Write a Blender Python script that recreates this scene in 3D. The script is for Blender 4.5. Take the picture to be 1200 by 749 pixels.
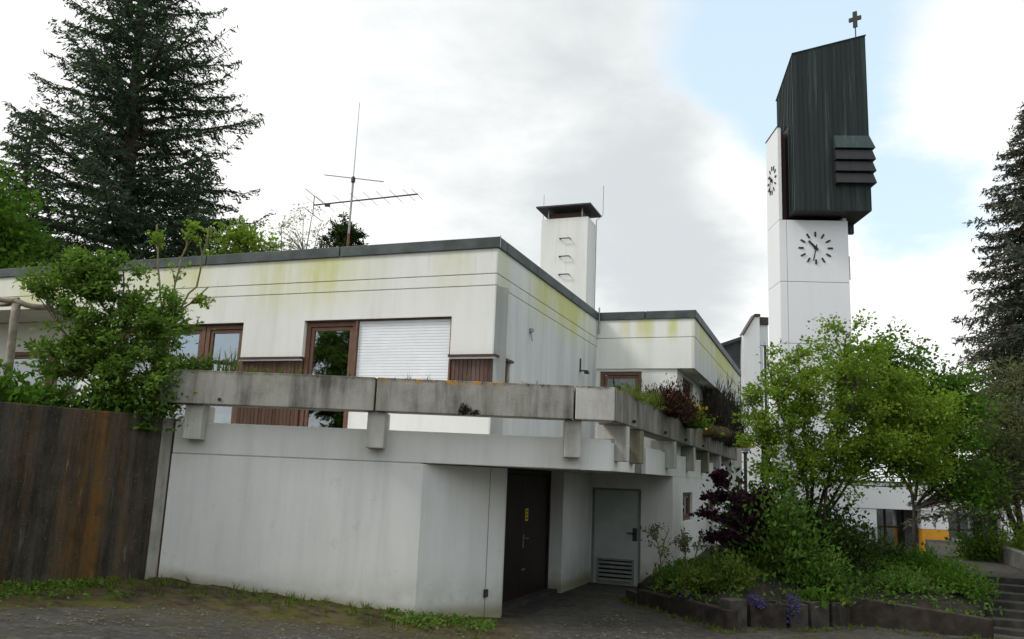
import bpy, math, random
import numpy as np
from mathutils import Matrix, Vector

# ------------------------------------------------------------------ camera, sky, sun, exposure
for o in list(bpy.data.objects): bpy.data.objects.remove(o, do_unlink=True)
scene = bpy.context.scene
COL = scene.collection
YAW = 0.3618                        # the hall is turned this much to the camera heading
cam = bpy.data.cameras.new('camera'); cam_o = bpy.data.objects.new('camera', cam); COL.objects.link(cam_o)
PITCH, ROLL = 0.185153, 0.0414795
cam.sensor_fit = 'HORIZONTAL'; cam.sensor_width = 36; cam.lens = 982.69 / 1200 * 36
cam.clip_start = 0.1; cam.clip_end = 2000
_f = Vector((0, math.cos(PITCH), math.sin(PITCH))); _u0 = Vector((0, -math.sin(PITCH), math.cos(PITCH))); _x0 = Vector((1, 0, 0))
_x = _x0 * math.cos(ROLL) + _u0 * math.sin(ROLL); _u = _u0 * math.cos(ROLL) - _x0 * math.sin(ROLL)
_m = Matrix((_x, _u, -_f)).transposed().to_4x4(); _m.translation = (0, 0, 2.15)
cam_o.matrix_world = _m
scene.camera = cam_o

SUN_DIR = Vector((-0.80, -0.22, 0.80)).normalized()     # towards the veiled sun
SUN_EL = math.asin(SUN_DIR.z); SUN_AZ = math.atan2(SUN_DIR.x, SUN_DIR.y)

class X:
    """a node socket with arithmetic"""
    tree = None
    def __init__(s, sock): s.s = sock
    @staticmethod
    def m(op, *a, clamp=False):
        n = X.tree.nodes.new('ShaderNodeMath'); n.operation = op; n.use_clamp = clamp
        for i, v in enumerate(a):
            if isinstance(v, X): X.tree.links.new(v.s, n.inputs[i])
            else: n.inputs[i].default_value = v
        return X(n.outputs[0])
    def __add__(s, o): return X.m('ADD', s, o)
    __radd__ = __add__
    def __sub__(s, o): return X.m('SUBTRACT', s, o)
    def __rsub__(s, o): return X.m('SUBTRACT', o, s)
    def __mul__(s, o): return X.m('MULTIPLY', s, o)
    __rmul__ = __mul__
    def __truediv__(s, o): return X.m('DIVIDE', s, o)
    def clamp(s): return X.m('ADD', s, 0.0, clamp=True)
    def ramp(s, a, b): 
        n = X.tree.nodes.new('ShaderNodeMapRange'); n.interpolation_type = 'SMOOTHSTEP'
        X.tree.links.new(s.s, n.inputs['Value']); n.inputs['From Min'].default_value = a; n.inputs['From Max'].default_value = b
        return X(n.outputs['Result'])
    def bump(s, c, w): return X.m('SUBTRACT', 1.0, X.m('POWER', X.m('ABSOLUTE', (s - c) / w), 2.0), clamp=True)
def nd(kind, **kw):
    n = X.tree.nodes.new(kind)
    for k, v in kw.items():
        k = k.replace('_', ' ')
        if k in n.inputs:
            if isinstance(v, X): X.tree.links.new(v.s, n.inputs[k])
            else: n.inputs[k].default_value = v
    return n
def pos(): return X(nd('ShaderNodeNewGeometry').outputs['Position'])
def dot(p, v):
    n = X.tree.nodes.new('ShaderNodeVectorMath'); n.operation = 'DOT_PRODUCT'
    X.tree.links.new(p.s, n.inputs[0]); n.inputs[1].default_value = v
    return X(n.outputs['Value'])
def vmul(p, v):
    n = X.tree.nodes.new('ShaderNodeVectorMath'); n.operation = 'MULTIPLY'
    X.tree.links.new(p.s, n.inputs[0]); n.inputs[1].default_value = v
    return X(n.outputs[0])
def vadd(p, v):
    n = X.tree.nodes.new('ShaderNodeVectorMath'); n.operation = 'ADD'
    X.tree.links.new(p.s, n.inputs[0]); n.inputs[1].default_value = v
    return X(n.outputs[0])
def noise(p, scale, detail=4, rough=0.55, sc=(1, 1, 1), off=(0, 0, 0), dist=0.0):
    n = nd('ShaderNodeTexNoise', Vector=vadd(vmul(p, sc), off), Scale=scale, Detail=detail, Roughness=rough, Distortion=dist)
    return X(n.outputs['Fac'])
def rgb(c):
    n = nd('ShaderNodeRGB'); n.outputs[0].default_value = (*c, 1); return X(n.outputs[0])
def mix(f, a, b, blend='MIX'):
    n = X.tree.nodes.new('ShaderNodeMix'); n.data_type = 'RGBA'; n.blend_type = blend
    for i, v in ((0, f), (6, a), (7, b)):
        if isinstance(v, X): X.tree.links.new(v.s, n.inputs[i])
        elif i == 0: n.inputs[0].default_value = v
        else: n.inputs[i].default_value = (*v, 1)
    return X(n.outputs[2])

# the sky: clear blue behind broken cloud
world = bpy.data.worlds.new('World'); scene.world = world; world.use_nodes = True
X.tree = world.node_tree; X.tree.nodes.clear()
_sky = X.tree.nodes.new('ShaderNodeTexSky'); _sky.sky_type = 'NISHITA'; _sky.sun_disc = False
_sky.sun_elevation = SUN_EL; _sky.sun_rotation = SUN_AZ; _sky.air_density = 1.0; _sky.dust_density = 0.6
_d = X(nd('ShaderNodeTexCoord').outputs['Generated'])
_nz = X.m('MAXIMUM', dot(_d, (0, 0, 1)), 0.0) + 0.22
_sep = nd('ShaderNodeCombineXYZ', X=dot(_d, (1, 0, 0)) / _nz, Y=dot(_d, (0, 1, 0)) / _nz, Z=dot(_d, (0, 0, 1)) * 0.4)
_pl = X(_sep.outputs[0])
_n1 = noise(_pl, 1.15, 8, 0.56, off=(3.1, 1.7, 0.4), dist=0.25)
_n2 = noise(_pl, 0.75, 6, 0.55, off=(8.4, 5.2, 1.9), dist=0.3)
_n3 = noise(_pl, 3.2, 7, 0.6, off=(1.4, 2.2, 6.0), dist=0.2)
def lobe(px, py, w):
    """a soft lobe of the cloud field about a direction"""
    v = (_x * ((px - 600) / 982.69) - _u * ((py - 374.5) / 982.69) + _f).normalized()
    return X.m('EXPONENT', (dot(_d, tuple(v)) - 1.0) * (2.0 / (w * w)))
_blue = lobe(880, 40, .13) * .30 + lobe(900, 150, .09) * .16 + lobe(1075, 245, .075) * .34 + lobe(1040, 20, .07) * .10 + lobe(90, 12, .05) * .20 + lobe(960, 90, .09) * .12
_white = lobe(400, 120, .36) * .24 + lobe(1130, 110, .1) * .24 + lobe(830, 250, .12) * .26 + lobe(1080, 350, .1) * .22 + lobe(690, 230, .16) * .2
_cov = (_n1 * 0.85 + _n3 * 0.55 + _white - _blue - 0.08).ramp(0.40, 0.66)
_grey = (_n2 * 0.9 + _n3 * 0.55 + lobe(770, 255, .13) * .34 + lobe(600, 170, .17) * .10 + lobe(520, 190, .30) * .13 + lobe(820, 335, .09) * .16 - lobe(200, 150, .22) * .14 - lobe(1100, 300, .16) * .3 - lobe(850, 210, .06) * .25).ramp(0.57, 1.06)
_cloud = mix(_grey, (1.00, 1.00, 0.99), (0.60, 0.64, 0.655))
_skyc = vmul(X(_sky.outputs[0]), (0.15, 0.15, 0.15))
_skyc = mix(0.60, _skyc, (0.84, 1.02, 1.12))
_bg = nd('ShaderNodeBackground', Color=mix(_cov, _skyc, _cloud), Strength=1.0)
_wo = X.tree.nodes.new('ShaderNodeOutputWorld'); X.tree.links.new(_bg.outputs[0], _wo.inputs[0])

sun = bpy.data.lights.new('sun', 'SUN'); sun.energy = 1.5; sun.angle = math.radians(14); sun.color = (1.0, 0.96, 0.9)
sun_o = bpy.data.objects.new('sun', sun); COL.objects.link(sun_o)
sun_o.rotation_euler = (-SUN_DIR).to_track_quat('-Z', 'Y').to_euler()
scene.view_settings.view_transform = 'Standard'; scene.view_settings.look = 'None'
scene.view_settings.exposure = 0.24; scene.view_settings.gamma = 1.0; scene.view_settings.use_curve_mapping = False
scene.render.engine = 'CYCLES'; scene.render.resolution_x = 1024; scene.render.resolution_y = 639
scene.cycles.max_bounces = 6; scene.cycles.transparent_max_bounces = 8

# ------------------------------------------------------------------ helpers
CA, SA = math.cos(YAW), math.sin(YAW)
def W(u, v, z=0.0): return (u * CA + v * SA, -u * SA + v * CA, z)      # hall axes -> world
UDIR = (CA, -SA, 0); VDIR = (SA, CA, 0)
ORIG = {}
class MB:
    def __init__(s): s.v = []; s.f = []
    def add(s, vs, fs):
        b = len(s.v); s.v += [tuple(p) for p in vs]; s.f += [tuple(i + b for i in f) for f in fs]; return s
    def hexa(s, b4, t4):            # bottom ring, top ring (ccw from above)
        return s.add(list(b4) + list(t4), [(3, 2, 1, 0), (4, 5, 6, 7), (0, 1, 5, 4), (1, 2, 6, 5), (2, 3, 7, 6), (3, 0, 4, 7)])
    def box(s, x0, x1, y0, y1, z0, z1):
        q = [(x0, y0), (x1, y0), (x1, y1), (x0, y1)]
        return s.hexa([(*p, z0) for p in q], [(*p, z1) for p in q])
    def uv(s, u0, u1, v0, v1, z0, z1):
        q = [(u0, v0), (u1, v0), (u1, v1), (u0, v1)]
        return s.hexa([W(*p, z0) for p in q], [W(*p, z1) for p in q])
    def run(s, p0, p1, n0, n1, z0, z1):     # a bar along p0-p1, from offset n0 to n1 to its left side
        d = Vector((p1[0] - p0[0], p1[1] - p0[1])).normalized(); n = Vector((-d.y, d.x))
        q = [(p0[0] + n.x * n0, p0[1] + n.y * n0), (p1[0] + n.x * n0, p1[1] + n.y * n0), (p1[0] + n.x * n1, p1[1] + n.y * n1), (p0[0] + n.x * n1, p0[1] + n.y * n1)]
        if n1 < n0: q = q[::-1]
        return s.hexa([(*p, z0) for p in q], [(*p, z1) for p in q])
    def prism(s, poly, z0, z1):
        n = len(poly); vs = [(*p, z0) for p in poly] + [(*p, z1) for p in poly]
        fs = [tuple(range(n - 1, -1, -1)), tuple(range(n, 2 * n))] + [(i, (i + 1) % n, n + (i + 1) % n, n + i) for i in range(n)]
        return s.add(vs, fs)
    def tube(s, pts, rad, sides=6, caps=True):
        pts = [Vector(p) for p in pts]; n = len(pts); b = len(s.v)
        if not hasattr(rad, '__len__'): rad = [rad] * n
        ref = Vector((0.31, 0.17, 0.93))
        for i, p in enumerate(pts):
            t = (pts[min(i + 1, n - 1)] - pts[max(i - 1, 0)])
            t = t.normalized() if t.length > 1e-9 else Vector((0, 0, 1))
            a = t.cross(ref); a = a.normalized() if a.length > 1e-3 else t.orthogonal().normalized(); c = t.cross(a)
            for k in range(sides):
                w = 2 * math.pi * k / sides
                s.v.append(tuple(p + (a * math.cos(w) + c * math.sin(w)) * rad[i]))
        for i in range(n - 1):
            for k in range(sides):
                k2 = (k + 1) % sides
                s.f.append((b + i * sides + k, b + (i + 1) * sides + k, b + (i + 1) * sides + k2, b + i * sides + k2))
        if caps:
            s.f.append(tuple(b + k for k in range(sides))); s.f.append(tuple(b + (n - 1) * sides + k for k in range(sides - 1, -1, -1)))
        return s
    def lathe(s, c, prof, sides=20):
        b = len(s.v); n = len(prof)
        for r, z in prof:
            for k in range(sides):
                w = 2 * math.pi * k / sides; s.v.append((c[0] + r * math.cos(w), c[1] + r * math.sin(w), c[2] + z))
        for i in range(n - 1):
            for k in range(sides):
                k2 = (k + 1) % sides; s.f.append((b + i * sides + k, b + i * sides + k2, b + (i + 1) * sides + k2, b + (i + 1) * sides + k))
        s.f.append(tuple(b + k for k in range(sides - 1, -1, -1))); s.f.append(tuple(b + (n - 1) * sides + k for k in range(sides)))
        return s
    def build(s, name, mat, parent=None, bevel=0.0, smooth=False):
        o = ORIG.get(parent.name, (0, 0, 0)) if parent else (0, 0, 0)
        me = bpy.data.meshes.new(name)
        me.from_pydata([(p[0] - o[0], p[1] - o[1], p[2] - o[2]) for p in s.v], [], s.f); me.update()
        ob = bpy.data.objects.new(name, me); COL.objects.link(ob)
        if mat: me.materials.append(mat)
        if parent: ob.parent = parent
        ORIG[ob.name] = o
        if smooth: me.polygons.foreach_set('use_smooth', [True] * len(me.polygons))
        if bevel:
            b = ob.modifiers.new('bevel', 'BEVEL'); b.width = bevel; b.segments = 2; b.limit_method = 'ANGLE'; b.angle_limit = math.radians(50)
        return ob
def thing(name, label, cat, loc, group=None):
    o = bpy.data.objects.new(name, None); COL.objects.link(o); o.location = loc; o.empty_display_size = 0.2
    ORIG[o.name] = tuple(loc)
    return tag(o, label, cat, group)
def tag(o, label=None, cat=None, group=None, kind=None):
    if label: o['label'] = label
    if cat: o['category'] = cat
    if group: o['group'] = group
    if kind: o['kind'] = kind
    return o
def arr_mesh(name, verts, nq, mat, parent=None, per=4):
    """fast mesh of nq separate faces of `per` corners"""
    o = ORIG.get(parent.name, (0, 0, 0)) if parent else (0, 0, 0)
    verts = np.asarray(verts, dtype=np.float32).reshape(-1, 3) - np.array(o, dtype=np.float32)
    me = bpy.data.meshes.new(name)
    me.vertices.add(len(verts)); me.vertices.foreach_set('co', verts.ravel())
    me.loops.add(nq * per); me.loops.foreach_set('vertex_index', np.arange(nq * per, dtype=np.int32))
    me.polygons.add(nq); me.polygons.foreach_set('loop_start', np.arange(0, nq * per, per, dtype=np.int32))
    me.polygons.foreach_set('loop_total', np.full(nq, per, dtype=np.int32))
    me.update(calc_edges=True); me.materials.append(mat)
    ob = bpy.data.objects.new(name, me); COL.objects.link(ob)
    if parent: ob.parent = parent
    ORIG[ob.name] = o
    return ob
def wall_run(mb, p0, p1, z0, z1, th, holes=()):
    """wall along p0-p1 (outer face on the right-hand side), th thick, holes = (s0, s1, z0, z1)"""
    L = math.dist(p0, p1); d = ((p1[0] - p0[0]) / L, (p1[1] - p0[1]) / L)
    P = lambda s: (p0[0] + d[0] * s, p0[1] + d[1] * s)
    cur = 0.0
    for a, b, c, e in sorted(holes):
        if a > cur: mb.run(P(cur), P(a), 0, th, z0, z1)
        if c > z0: mb.run(P(a), P(b), 0, th, z0, c)
        if e < z1: mb.run(P(a), P(b), 0, th, e, z1)
        cur = b
    if cur < L: mb.run(P(cur), P(L), 0, th, z0, z1)
    return mb

# ------------------------------------------------------------------ materials
def material(name, fn):
    m = bpy.data.materials.new(name); m.use_nodes = True; X.tree = m.node_tree; X.tree.nodes.clear()
    out = X.tree.nodes.new('ShaderNodeOutputMaterial'); r = fn()
    X.tree.links.new(r.s, out.inputs[0]); return m
def surf(col, rough=0.8, bump=None, dist=0.01, metal=0.0, spec=0.3, strength=0.6):
    b = nd('ShaderNodeBsdfPrincipled', Roughness=rough, Metallic=metal)
    b.inputs['Specular IOR Level'].default_value = spec
    if isinstance(col, X): X.tree.links.new(col.s, b.inputs['Base Color'])
    else: b.inputs['Base Color'].default_value = (*col, 1)
    if bump is not None:
        n = nd('ShaderNodeBump', Height=bump, Distance=dist, Strength=strength); X.tree.links.new(n.outputs[0], b.inputs['Normal'])
    return X(b.outputs[0])
def plain(name, col, rough=0.7, var=0.25, scale=6.0, metal=0.0, spec=0.3):
    def fn():
        p = pos(); n = noise(p, scale, 5, 0.6)
        c = mix(n.ramp(0.3, 0.75), tuple(x * (1 - var) for x in col), tuple(min(1, x * (1 + var * 0.6)) for x in col))
        return surf(c, rough, noise(p, scale * 9, 3), 0.004, metal, spec)
    return material(name, fn)
def painted(name, base, dirt, amt, stain=None, rough=0.85):
    """white masonry paint: faint rain streaks, grime blotches, algae where `stain` says"""
    def fn():
        p = pos()
        st = noise(p, 2.6, 5, 0.65, (1, 1, 0.09))
        fine = noise(p, 11, 4, 0.6, (1, 1, 0.05), (4, 1, 7))
        bl = noise(p, 0.7, 4, 0.6)
        k = (st.ramp(0.42, 0.78) * 0.75 + fine.ramp(0.5, 0.8) * 0.30 + bl.ramp(0.35, 0.8) * 0.40) * amt
        c = mix(k.clamp(), base, dirt)
        if stain: c = stain(p, c, st, fine)
        return surf(c, rough, noise(p, 55, 4, 0.6) + noise(p, 6, 2) * 0.5, 0.006, spec=0.2)
    return material(name, fn)
def algae_and_shade(p, c, st, fine):
    u = dot(p, UDIR); v = dot(p, VDIR); z = dot(p, (0, 0, 1))
    n = noise(p, 1.3, 5, 0.6, (1, 1, 0.3), (2, 5, 1))
    fr = u.bump(-9.1, 1.75) * 1.0 + u.bump(-12.3, 1.6) * .75 + u.bump(-6.2, 0.5) * .45 + u.bump(-15.8, 2.2) * .85
    front = X.m('LESS_THAN', v, 13.4) * X.m('LESS_THAN', u, -5.33) * fr * z.ramp(4.7, 5.9)
    side = X.m('GREATER_THAN', u, -5.33) * X.m('LESS_THAN', v, 20.0) * (v.bump(17.2, 2.6) * 1.5 + v.bump(13.4, 0.5) * .6) * z.ramp(4.9, 6.0)
    vol2 = X.m('LESS_THAN', u, -2.96) * X.m('GREATER_THAN', v, 20.0) * (u.bump(-3.43, 0.16) * 1.0 + u.bump(-4.1, 0.28) * .9 + u.bump(-4.6, 0.15) * .6) * z.ramp(5.4, 5.85)
    far = X.m('GREATER_THAN', u, -2.97) * v.bump(25.0, 6.5) * 1.5 * z.ramp(4.9, 6.0)
    k = (front * 1.35 + side * 1.6 + vol2 * 1.4 + far * 1.4) * (n.ramp(0.28, 0.68) * 0.75 + 0.25) * (st.ramp(0.3, 0.7) * 0.5 + 0.5)
    # shade of the walls turned from the sun, painted in as streaky grey
    side_shade = X.m('GREATER_THAN', u, -5.33) * (X.m('LESS_THAN', v, 20.0) + X.m('GREATER_THAN', u, -2.97)) * (st.ramp(0.30, 0.75) * 0.5 + 0.5) * (1.0 - z.ramp(5.0, 6.6))
    c = mix((side_shade * 0.8).clamp(), c, (0.44, 0.46, 0.465))
    c = mix(X.m('MINIMUM', k * 0.85, 0.85), c, (0.58, 0.585, 0.20))
    drip = (X.m('GREATER_THAN', fine, 0.62) * z.ramp(5.2, 6.1)) * 0.10
    return mix(drip.clamp(), c, (0.35, 0.37, 0.30))
M = {}
M['white'] = painted('white_render', (0.80, 0.80, 0.765), (0.60, 0.61, 0.56), 0.55, algae_and_shade)
def lowstain(p, c, st, fine):
    z = dot(p, (0, 0, 1)); n = noise(p, 2.2, 5, 0.62)
    damp = (1.0 - (z + n * 0.5 - 0.25).ramp(0.05, 0.85)) * 0.75 * n.ramp(0.25, 0.7)
    c = mix(damp.clamp(), c, (0.34, 0.33, 0.25))
    foot = (1.0 - (z - X.m('MAXIMUM', (dot(p, (1, 0, 0)) + 1.26) * -0.11, 0.0) + (n - 0.5) * 0.35).ramp(0.0, 0.22)) * 0.75
    c = mix((noise(p, 70, 3, 0.7).ramp(0.66, 0.74) * 0.4).clamp(), c, (0.38, 0.38, 0.35))
    c = mix((noise(p, 3.1, 6, 0.75, off=(5, 2, 8)).ramp(0.60, 0.72) * 0.3).clamp(), c, (0.42, 0.43, 0.40))
    return mix(foot.clamp(), c, (0.24, 0.21, 0.10))
M['lower'] = painted('grey_white_render', (0.80, 0.80, 0.77), (0.56, 0.57, 0.55), 0.55, lowstain)
M['band'] = painted('terrace_band_render', (0.79, 0.79, 0.755), (0.52, 0.525, 0.48), 0.55)
M['tower'] = painted('tower_render', (0.80, 0.81, 0.82), (0.70, 0.71, 0.73), 0.35)
def concrete_fn(base, dark, amt, lichen=0.0, orange=0.0, top=3.55, moss=0.0):
    def fn():
        p = pos(); z = dot(p, (0, 0, 1))
        st = noise(p, 3.5, 6, 0.68, (1, 1, 0.12)); bl = noise(p, 1.6, 6, 0.65); sp = noise(p, 24, 4, 0.7)
        k = (st.ramp(0.38, 0.72) * 0.8 + bl.ramp(0.4, 0.75) * 0.5) * amt
        c = mix(k.clamp(), base, dark)
        c = mix((sp.ramp(0.55, 0.75) * 0.35).clamp(), c, tuple(x * 0.6 for x in base))
        if lichen:
            e = (z + (noise(p, 5, 4, 0.7) - 0.5) * 0.14).ramp(top - 0.06, top + 0.01)
            c = mix((e * lichen).clamp(), c, (0.07, 0.065, 0.035))
        if orange:
            x = dot(p, (1, 0, 0))
            e = (z + (noise(p, 9, 4, 0.7) - 0.5) * 0.16).ramp(top - 0.09, top + 0.0) * noise(p, 7, 3, 0.6).ramp(0.5, 0.6) * (x.bump(-0.9, 1.5) + x.bump(1.9, 0.5)).clamp()
            c = mix((e * orange).clamp(), c, (0.55, 0.27, 0.03))
        if moss: c = mix((noise(p, 2.3, 5, 0.6, (1, 1, 0.3)).ramp(0.5, 0.7) * moss).clamp(), c, (0.13, 0.14, 0.05))
        return surf(c, 0.92, noise(p, 30, 5, 0.65) + st * 0.8, 0.012, spec=0.15)
    return fn
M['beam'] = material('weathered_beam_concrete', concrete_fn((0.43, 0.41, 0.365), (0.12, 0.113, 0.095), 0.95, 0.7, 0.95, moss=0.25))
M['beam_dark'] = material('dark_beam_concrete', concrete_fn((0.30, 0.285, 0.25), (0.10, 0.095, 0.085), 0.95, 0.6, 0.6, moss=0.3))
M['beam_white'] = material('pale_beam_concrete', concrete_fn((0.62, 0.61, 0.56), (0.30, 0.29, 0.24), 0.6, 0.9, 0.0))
M['bracket'] = material('bracket_concrete', concrete_fn((0.56, 0.55, 0.505), (0.27, 0.26, 0.22), 0.75))
M['bracket_moss'] = material('mossy_bracket_concrete', concrete_fn((0.30, 0.28, 0.20), (0.13, 0.12, 0.08), 0.8, moss=0.6))
def retain_fn():
    p = pos(); z = dot(p, (0, 0, 1))
    st = noise(p, 3.6, 8, 0.78, (1, 1, 0.09)); st2 = noise(p, 1.3, 5, 0.7, (1, 1, 0.05), (7, 3, 2)); wh = noise(p, 5.5, 5, 0.7, (1, 1, 0.10), (1, 9, 4)); f = noise(p, 30, 5, 0.7)
    bq_ = noise(p, 1.9, 7, 0.72); c = mix((st.ramp(0.35, 0.68) * 0.7 + bq_.ramp(0.35, 0.7) * 0.35).clamp(), (0.018, 0.016, 0.013), (0.098, 0.086, 0.066))
    c = mix((st2.ramp(0.44, 0.66) * (noise(p, 4.5, 5, 0.7).ramp(0.3, 0.6) * 0.6 + 0.4) * 0.95).clamp(), c, (0.20, 0.095, 0.018))
    c = mix((wh.ramp(0.58, 0.70) * (noise(p, 1.1, 3).ramp(0.42, 0.6)) * 0.75).clamp(), c, (0.42, 0.41, 0.37))
    c = mix((f.ramp(0.58, 0.74) * 0.5).clamp(), c, (0.3, 0.29, 0.22))
    return surf(c, 0.9, f + st * 1.5, 0.02, spec=0.15)
M['retain'] = material('streaked_dark_concrete', retain_fn)
def wood_fn(a, b, grey):
    def fn():
        p = pos(); r = X(nd('ShaderNodeObjectInfo').outputs['Random'])
        g = noise(p, 14, 5, 0.65, (1, 1, 0.06)); c = mix((g * 0.7 + r * 0.6 - 0.15).clamp(), a, b)
        c = mix((noise(p, 3, 4, 0.6, (1, 1, 0.25)).ramp(0.45, 0.75) * 0.65 * r).clamp(), c, grey)
        return surf(c, 0.8, g, 0.006, spec=0.2)
    return fn
M['board'] = material('weathered_wood_boards', wood_fn((0.14, 0.08, 0.056), (0.075, 0.042, 0.031), (0.18, 0.155, 0.135)))
M['board_grey'] = material('greyed_wood_boards', wood_fn((0.16, 0.095, 0.075), (0.075, 0.045, 0.04), (0.20, 0.19, 0.18)))
M['frame'] = plain('brown_window_frame', (0.165, 0.088, 0.06), 0.55, 0.2, 8)
M['frame_dark'] = plain('dark_brown_frame', (0.075, 0.04, 0.03), 0.6, 0.2, 8)
M['flash'] = plain('roof_edge_zinc', (0.075, 0.092, 0.09), 0.55, 0.4, 2.5, 0.3, 0.35)
M['shutter'] = plain('white_shutter_slat', (0.83, 0.85, 0.88), 0.45, 0.05, 3)
M['shutter_gap'] = plain('shutter_backing', (0.6, 0.62, 0.65), 0.7, 0.1, 3)
M['metal'] = plain('grey_steel', (0.33, 0.33, 0.32), 0.45, 0.25, 8, 0.8, 0.5)
M['dark_metal'] = plain('dark_steel', (0.055, 0.055, 0.055), 0.5, 0.3, 8, 0.4, 0.4)
M['rust'] = plain('rusty_mast', (0.22, 0.10, 0.055), 0.8, 0.4, 12, 0.2)
M['gravel'] = plain('roof_gravel', (0.22, 0.21, 0.2), 0.95, 0.4, 20)
M['dark_door'] = plain('dark_brown_steel_door', (0.020, 0.012, 0.010), 0.5, 0.3, 3)
M['green_door'] = plain('grey_green_steel_door', (0.46, 0.505, 0.475), 0.55, 0.12, 2)
M['vent'] = plain('door_vent_louvre', (0.24, 0.255, 0.24), 0.6, 0.2, 8)
M['yellow_sign'] = plain('yellow_notice', (0.72, 0.56, 0.02), 0.5, 0.1, 20)
M['ink'] = plain('black_ink', (0.02, 0.02, 0.02), 0.6, 0.1, 5)
M['black'] = plain('interior_dark', (0.012, 0.012, 0.013), 0.9, 0.2, 4)
M['curtain'] = plain('pale_blind', (0.72, 0.73, 0.72), 0.9, 0.08, 9)
M['soil'] = plain('planter_soil', (0.05, 0.04, 0.028), 0.95, 0.5, 9)
M['grit'] = plain('pale_grit', (0.16, 0.15, 0.13), 0.9, 0.5, 30)
M['humus'] = plain('dark_humus', (0.030, 0.024, 0.016), 0.95, 0.5, 5)
M['bark'] = plain('bark', (0.075, 0.06, 0.047), 0.95, 0.5, 9)
M['bark_grey'] = plain('grey_bark', (0.14, 0.125, 0.10), 0.95, 0.4, 9)
M['bark_green'] = plain('young_olive_bark', (0.21, 0.19, 0.09), 0.9, 0.3, 9)
M['pole'] = plain('peeled_log', (0.33, 0.29, 0.23), 0.9, 0.35, 7)
M['yellow'] = plain('ochre_panel', (0.72, 0.33, 0.03), 0.7, 0.1, 2)
M['bed'] = plain('edging_concrete', (0.050, 0.040, 0.033), 0.95, 0.5, 4)
M['bedgrey'] = plain('planter_concrete', (0.070, 0.062, 0.054), 0.95, 0.45, 5)
M['step'] = plain('step_concrete', (0.045, 0.043, 0.037), 0.95, 0.45, 4)
M['rail_wall'] = plain('grey_parapet', (0.42, 0.43, 0.42), 0.9, 0.25, 3)
M['parapet'] = plain('weathered_parapet', (0.15, 0.15, 0.138), 0.95, 0.35, 3)
M['globe'] = material('opal_globe', lambda: surf((0.8, 0.8, 0.78), 0.25, spec=0.5))
M['church_white'] = painted('church_render', (0.80, 0.81, 0.80), (0.62, 0.63, 0.62), 0.4)
M['slate'] = plain('dark_roofing', (0.05, 0.055, 0.06), 0.6, 0.3, 3)
M['parapet_brown'] = plain('brown_parapet_metal', (0.06, 0.04, 0.034), 0.5, 0.2, 3)
def glass_fn(tint, rough=0.03):
    def fn():
        p = pos(); g = nd('ShaderNodeBsdfGlossy', Roughness=rough, Color=(0.9, 0.95, 1.0, 1))
        nb = nd('ShaderNodeBump', Height=noise(p, 1.7, 2), Distance=0.02, Strength=0.25); X.tree.links.new(nb.outputs[0], g.inputs['Normal'])
        t = nd('ShaderNodeBsdfTransparent', Color=(*tint, 1))
        fr = nd('ShaderNodeFresnel', IOR=1.9)
        ms = X.tree.nodes.new('ShaderNodeMixShader'); X.tree.links.new((X(fr.outputs[0]) + 0.20).s, ms.inputs[0])
        X.tree.links.new(t.outputs[0], ms.inputs[1]); X.tree.links.new(g.outputs[0], ms.inputs[2])
        return X(ms.outputs[0])
    return fn
M['glass'] = material('window_glass', glass_fn((0.62, 0.68, 0.66)))
def copper_fn(a, b, c2):
    def fn():
        p = pos(); r = X(nd('ShaderNodeObjectInfo').outputs['Random'])
        st = noise(p, 1.6, 6, 0.7, (1, 1, 0.05)); b2 = noise(p, 0.5, 4, 0.6)
        c = mix((st.ramp(0.3, 0.75) * 0.7 + r * 0.45 - 0.1).clamp(), a, b)
        c = mix((noise(p, 3.0, 5, 0.7, (1, 1, 0.04), (5, 5, 5)).ramp(0.50, 0.74) * 0.7).clamp(), c, c2)
        return surf(c, 0.62, st, 0.01, 0.25, 0.35)
    return fn
M['copper'] = material('patinated_copper', copper_fn((0.020, 0.034, 0.032), (0.012, 0.014, 0.014), (0.075, 0.12, 0.108)))
M['copper_louvre'] = material('dark_louvre_copper', copper_fn((0.035, 0.035, 0.036), (0.025, 0.025, 0.026), (0.05, 0.055, 0.055)))
M['copper_green'] = material('green_copper_slope', copper_fn((0.045, 0.075, 0.07), (0.035, 0.05, 0.048), (0.09, 0.13, 0.12)))

def leaf_mat(name, cols, trans=0.35, rough=0.55):
    def fn():
        r = X(nd('ShaderNodeNewGeometry').outputs['Random Per Island'])
        p = pos(); n = noise(p, 1.1, 3, 0.6)
        cr = X.tree.nodes.new('ShaderNodeValToRGB'); X.tree.links.new((r * 0.65 + n * 0.55 - 0.12).s, cr.inputs[0])
        el = cr.color_ramp.elements
        while len(el) < len(cols): el.new(0.5)
        for i, c in enumerate(cols): el[i].position = i / (len(cols) - 1); el[i].color = (*c, 1)
        c = X(cr.outputs[0])
        b = surf(c, rough + .1, spec=0.08); t = nd('ShaderNodeBsdfTranslucent', Color=mix(0.5, c, vmul(c, (1.3, 1.35, 0.7))))
        ms = X.tree.nodes.new('ShaderNodeMixShader'); ms.inputs[0].default_value = trans
        X.tree.links.new(b.s, ms.inputs[1]); X.tree.links.new(t.outputs[0], ms.inputs[2])
        return X(ms.outputs[0])
    return material(name, fn)
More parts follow.
